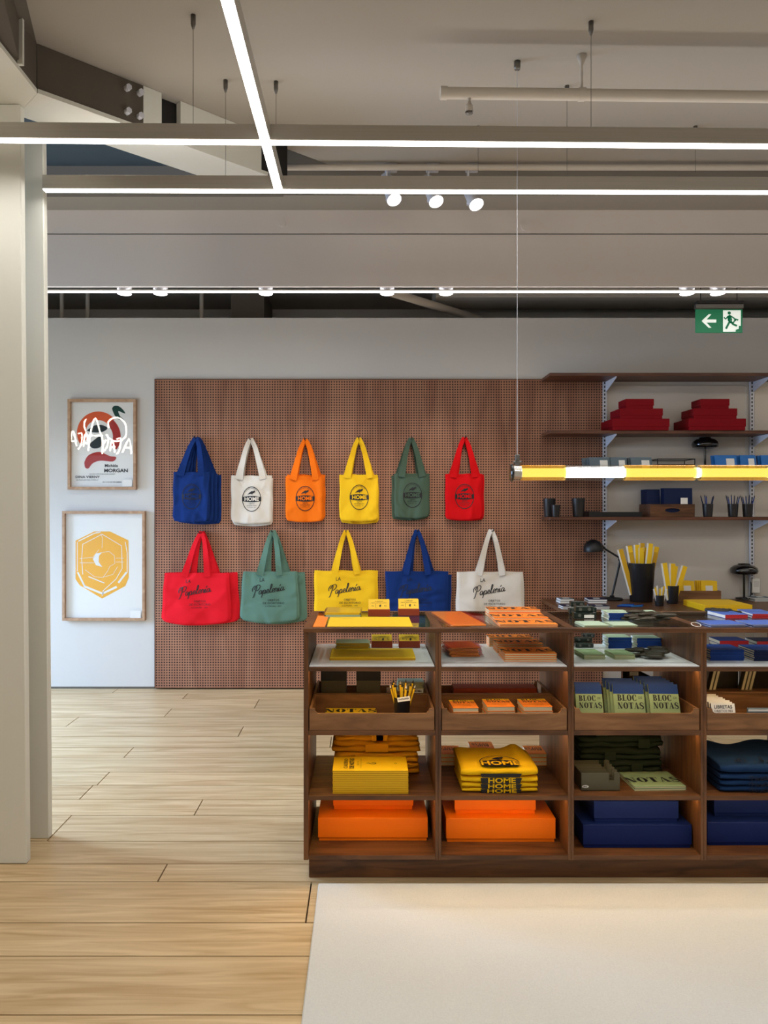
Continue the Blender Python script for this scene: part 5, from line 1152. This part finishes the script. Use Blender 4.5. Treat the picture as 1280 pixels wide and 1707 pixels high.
# second mushroom lamp
Y = YZ(1000, S5)+.06; mushroom('glossy black mushroom lamp at the right end of the desk', PX(1240, Y), Y, Dz, PZ(940, Y)-Dz, 22*Y/F)
tag(obj('power_cable', MB().tube(smooth([(PX(1218, 5.95), 5.95, Dz+.006), (PX(1226, 6.0), 6.0, Dz+.03), (PX(1236, 6.1), 6.1, Dz+.02), (PX(1250, 6.3), 6.3, Dz+.02), (PX(1252, 6.41), 6.41, .90)], 4), .005, 6), M['black']), 'black lamp cable looping over the desk at the right', 'cable')
t = thing('power_adapter', 'white plug adapter on the wall beside the right mushroom lamp', 'adapter', (PX(1257, 6.42), 6.41, PZ(988, 6.42))); obj('body', MB().box(-.032, .032, -.025, .02, 0, .12, b=.004), M['white'], t); obj('label', MB().box(-.022, .022, -.0262, -.0252, .05, .10), M['wall'], t)
# notebooks on the desk, left part
def dbook(label, px0, px1, pyf, th, n, cov, d_=.12, rz=0, grp=None, page='white'):
    Y = YZ(pyf, S5); x0, x1 = PX(px0, Y), PX(px1, Y)
    for k in range(n): 
        t = book(label+ordl(k, n), 'notebook', ((x0+x1)/2+.004*sin(k*2), Y+d_/2, Dz+th*k), x1-x0, d_, th-.0005, cov, R(rz), grp, page=page)
        if k == n-1: obj('price_tag', MB().box(-.02, .03, -.02, .02, th, th+.001), M['white'], t)
dbook('slate grey notebook at the left end of the desk', 933, 956, 1006, .018, 2, 'slate', grp='slate notebooks on the desk', rz=2)
dbook('navy notebook in front of the slate ones at the desk edge', 937, 966, 1016, .012, 2, 'navy', grp='navy notebooks at the desk edge', rz=2)
dbook('black notebook with white page edges beside the lamp on the desk', 982, 1012, 1006, .016, 2, 'navy', .16, grp='black notebooks beside the lamp', rz=-3)
dbook('navy notebook in front of the desk lamp', 985, 1016, 1016, .012, 2, 'navy', .12, grp='navy notebooks before the lamp')
dbook('grey notebook at the far right of the desk', 1258, 1290, 1003, .010, 3, 'slate', .14, grp='grey notebooks at the right of the desk')
for k in range(5):
    px_ = 1040+7*k; X_, Y_ = ondesk(px_, 1012); tag(obj('pen', MB().tube([(-.05, 0, .006), (.05, .0, .006)], .006, 7), M['cobalt' if k % 2 else 'blue'], loc=(X_, Y_+.05*(k % 3), Dz), rz=R(-20+12*k)), 'blue pen lying on the desk before the large bin'+lef(k, 5), 'pen', 'loose blue pens on the desk')

# ================================================================== PENDANT TUBE LAMP
Y = 3.31; zc = PZ(788, Y); x0 = PX(857, Y)
M['amber'] = thinglass('amber_ribbed_glass', (255, 218, 120), .8, .08, .25); M['clear'] = thinglass('clear_glass', (250, 250, 250), 1.0, .03)
M['core'] = emis('tube_core', (255, 236, 190), 1.7); M['corew'] = emis('tube_core_white', (255, 250, 236), 4)
t = thing('pendant_lamp', 'horizontal glass tube pendant lamp in yellow and clear sections above the counter', 'lamp', (x0, Y, zc))
def ribbed(a, c, r, m, nm, rib=.0016):
    b = MB(); n = 72
    for x in (a, c):
        for k in range(n): rr = r-(rib if k % 2 else 0); b.v.append((x, rr*cos(2*pi*k/n), rr*sin(2*pi*k/n)))
    for k in range(n): b.f.append([k, (k+1) % n, n+(k+1) % n, n+k]); b.mi.append(0); b.sm.append(False)
    obj(nm, b, M[m], t)
kx = Y/F; s = lambda p: (p-857)*kx
secs = [(868, 941, 'amber'), (941, 1038, 'clear'), (1040, 1157, 'amber'), (1165, 1280, 'amber'), (1288, 1400, 'clear')]
for a, c, m in secs: ribbed(s(a), s(c), .033, m, 'glass_section', .0016 if m == 'amber' else 0)
for a, c in ((868, 941), (1040, 1157), (1165, 1280)): obj('light_core', MB().tube([(s(a), 0, 0), (s(c), 0, 0)], .019, 16), M['core'], t)
for a, c in ((941.5, 1039.5), (1157.5, 1164.5), (1280.5, 1400)): obj('light_core', MB().tube([(s(a), 0, 0), (s(c), 0, 0)], .022, 16), M['corew'], t)
for p in (1037, 1158, 1163, 1282): obj('ring', MB().tube([(s(p), 0, 0), (s(p)+.004, 0, 0)], .0345, 28, cap=False), M['clear'], t)
obj('end_cap', MB().lathe([(0, 0), (.034, 0), (.039, .004), (.039, .010), (.030, .014), (0, .014)], 28).xform(Matrix.Translation((-.018, 0, 0)) @ Matrix.Rotation(R(90), 4, 'Y')), M['gloss_black'], t)
obj('collar', MB().tube([(-.004, 0, 0), (s(868), 0, 0)], .028, 24), M['steel'], t); ribbed(-.004, s(868), .034, 'clear', 'collar_glass', 0)
obj('clamp', MB().box(.004, .022, -.008, .008, .030, .078, b=.002).tube([(.013, -.016, .060), (.013, .016, .060)], .007, 10).tube([(-.004, 0, .045), (.030, 0, .045)], .006, 10), M['metal'], t)
xw = .013; obj('wire', MB().tube([(xw, 0, .078), (xw, 0, 3.40-zc)], .0012, 5), M['white_metal'], t)
obj('ceiling_gripper', MB().lathe([(0, 0), (.012, 0), (.014, .01), (.014, .035), (0, .035)], 14, (xw, 0, 3.395-zc)), M['metal'], t)
obj('clamp', MB().box(1.30, 1.318, -.008, .008, .030, .078, b=.002), M['metal'], t); obj('wire', MB().tube([(1.309, 0, .078), (1.309, 0, 3.425-zc)], .0012, 5), M['white_metal'], t)
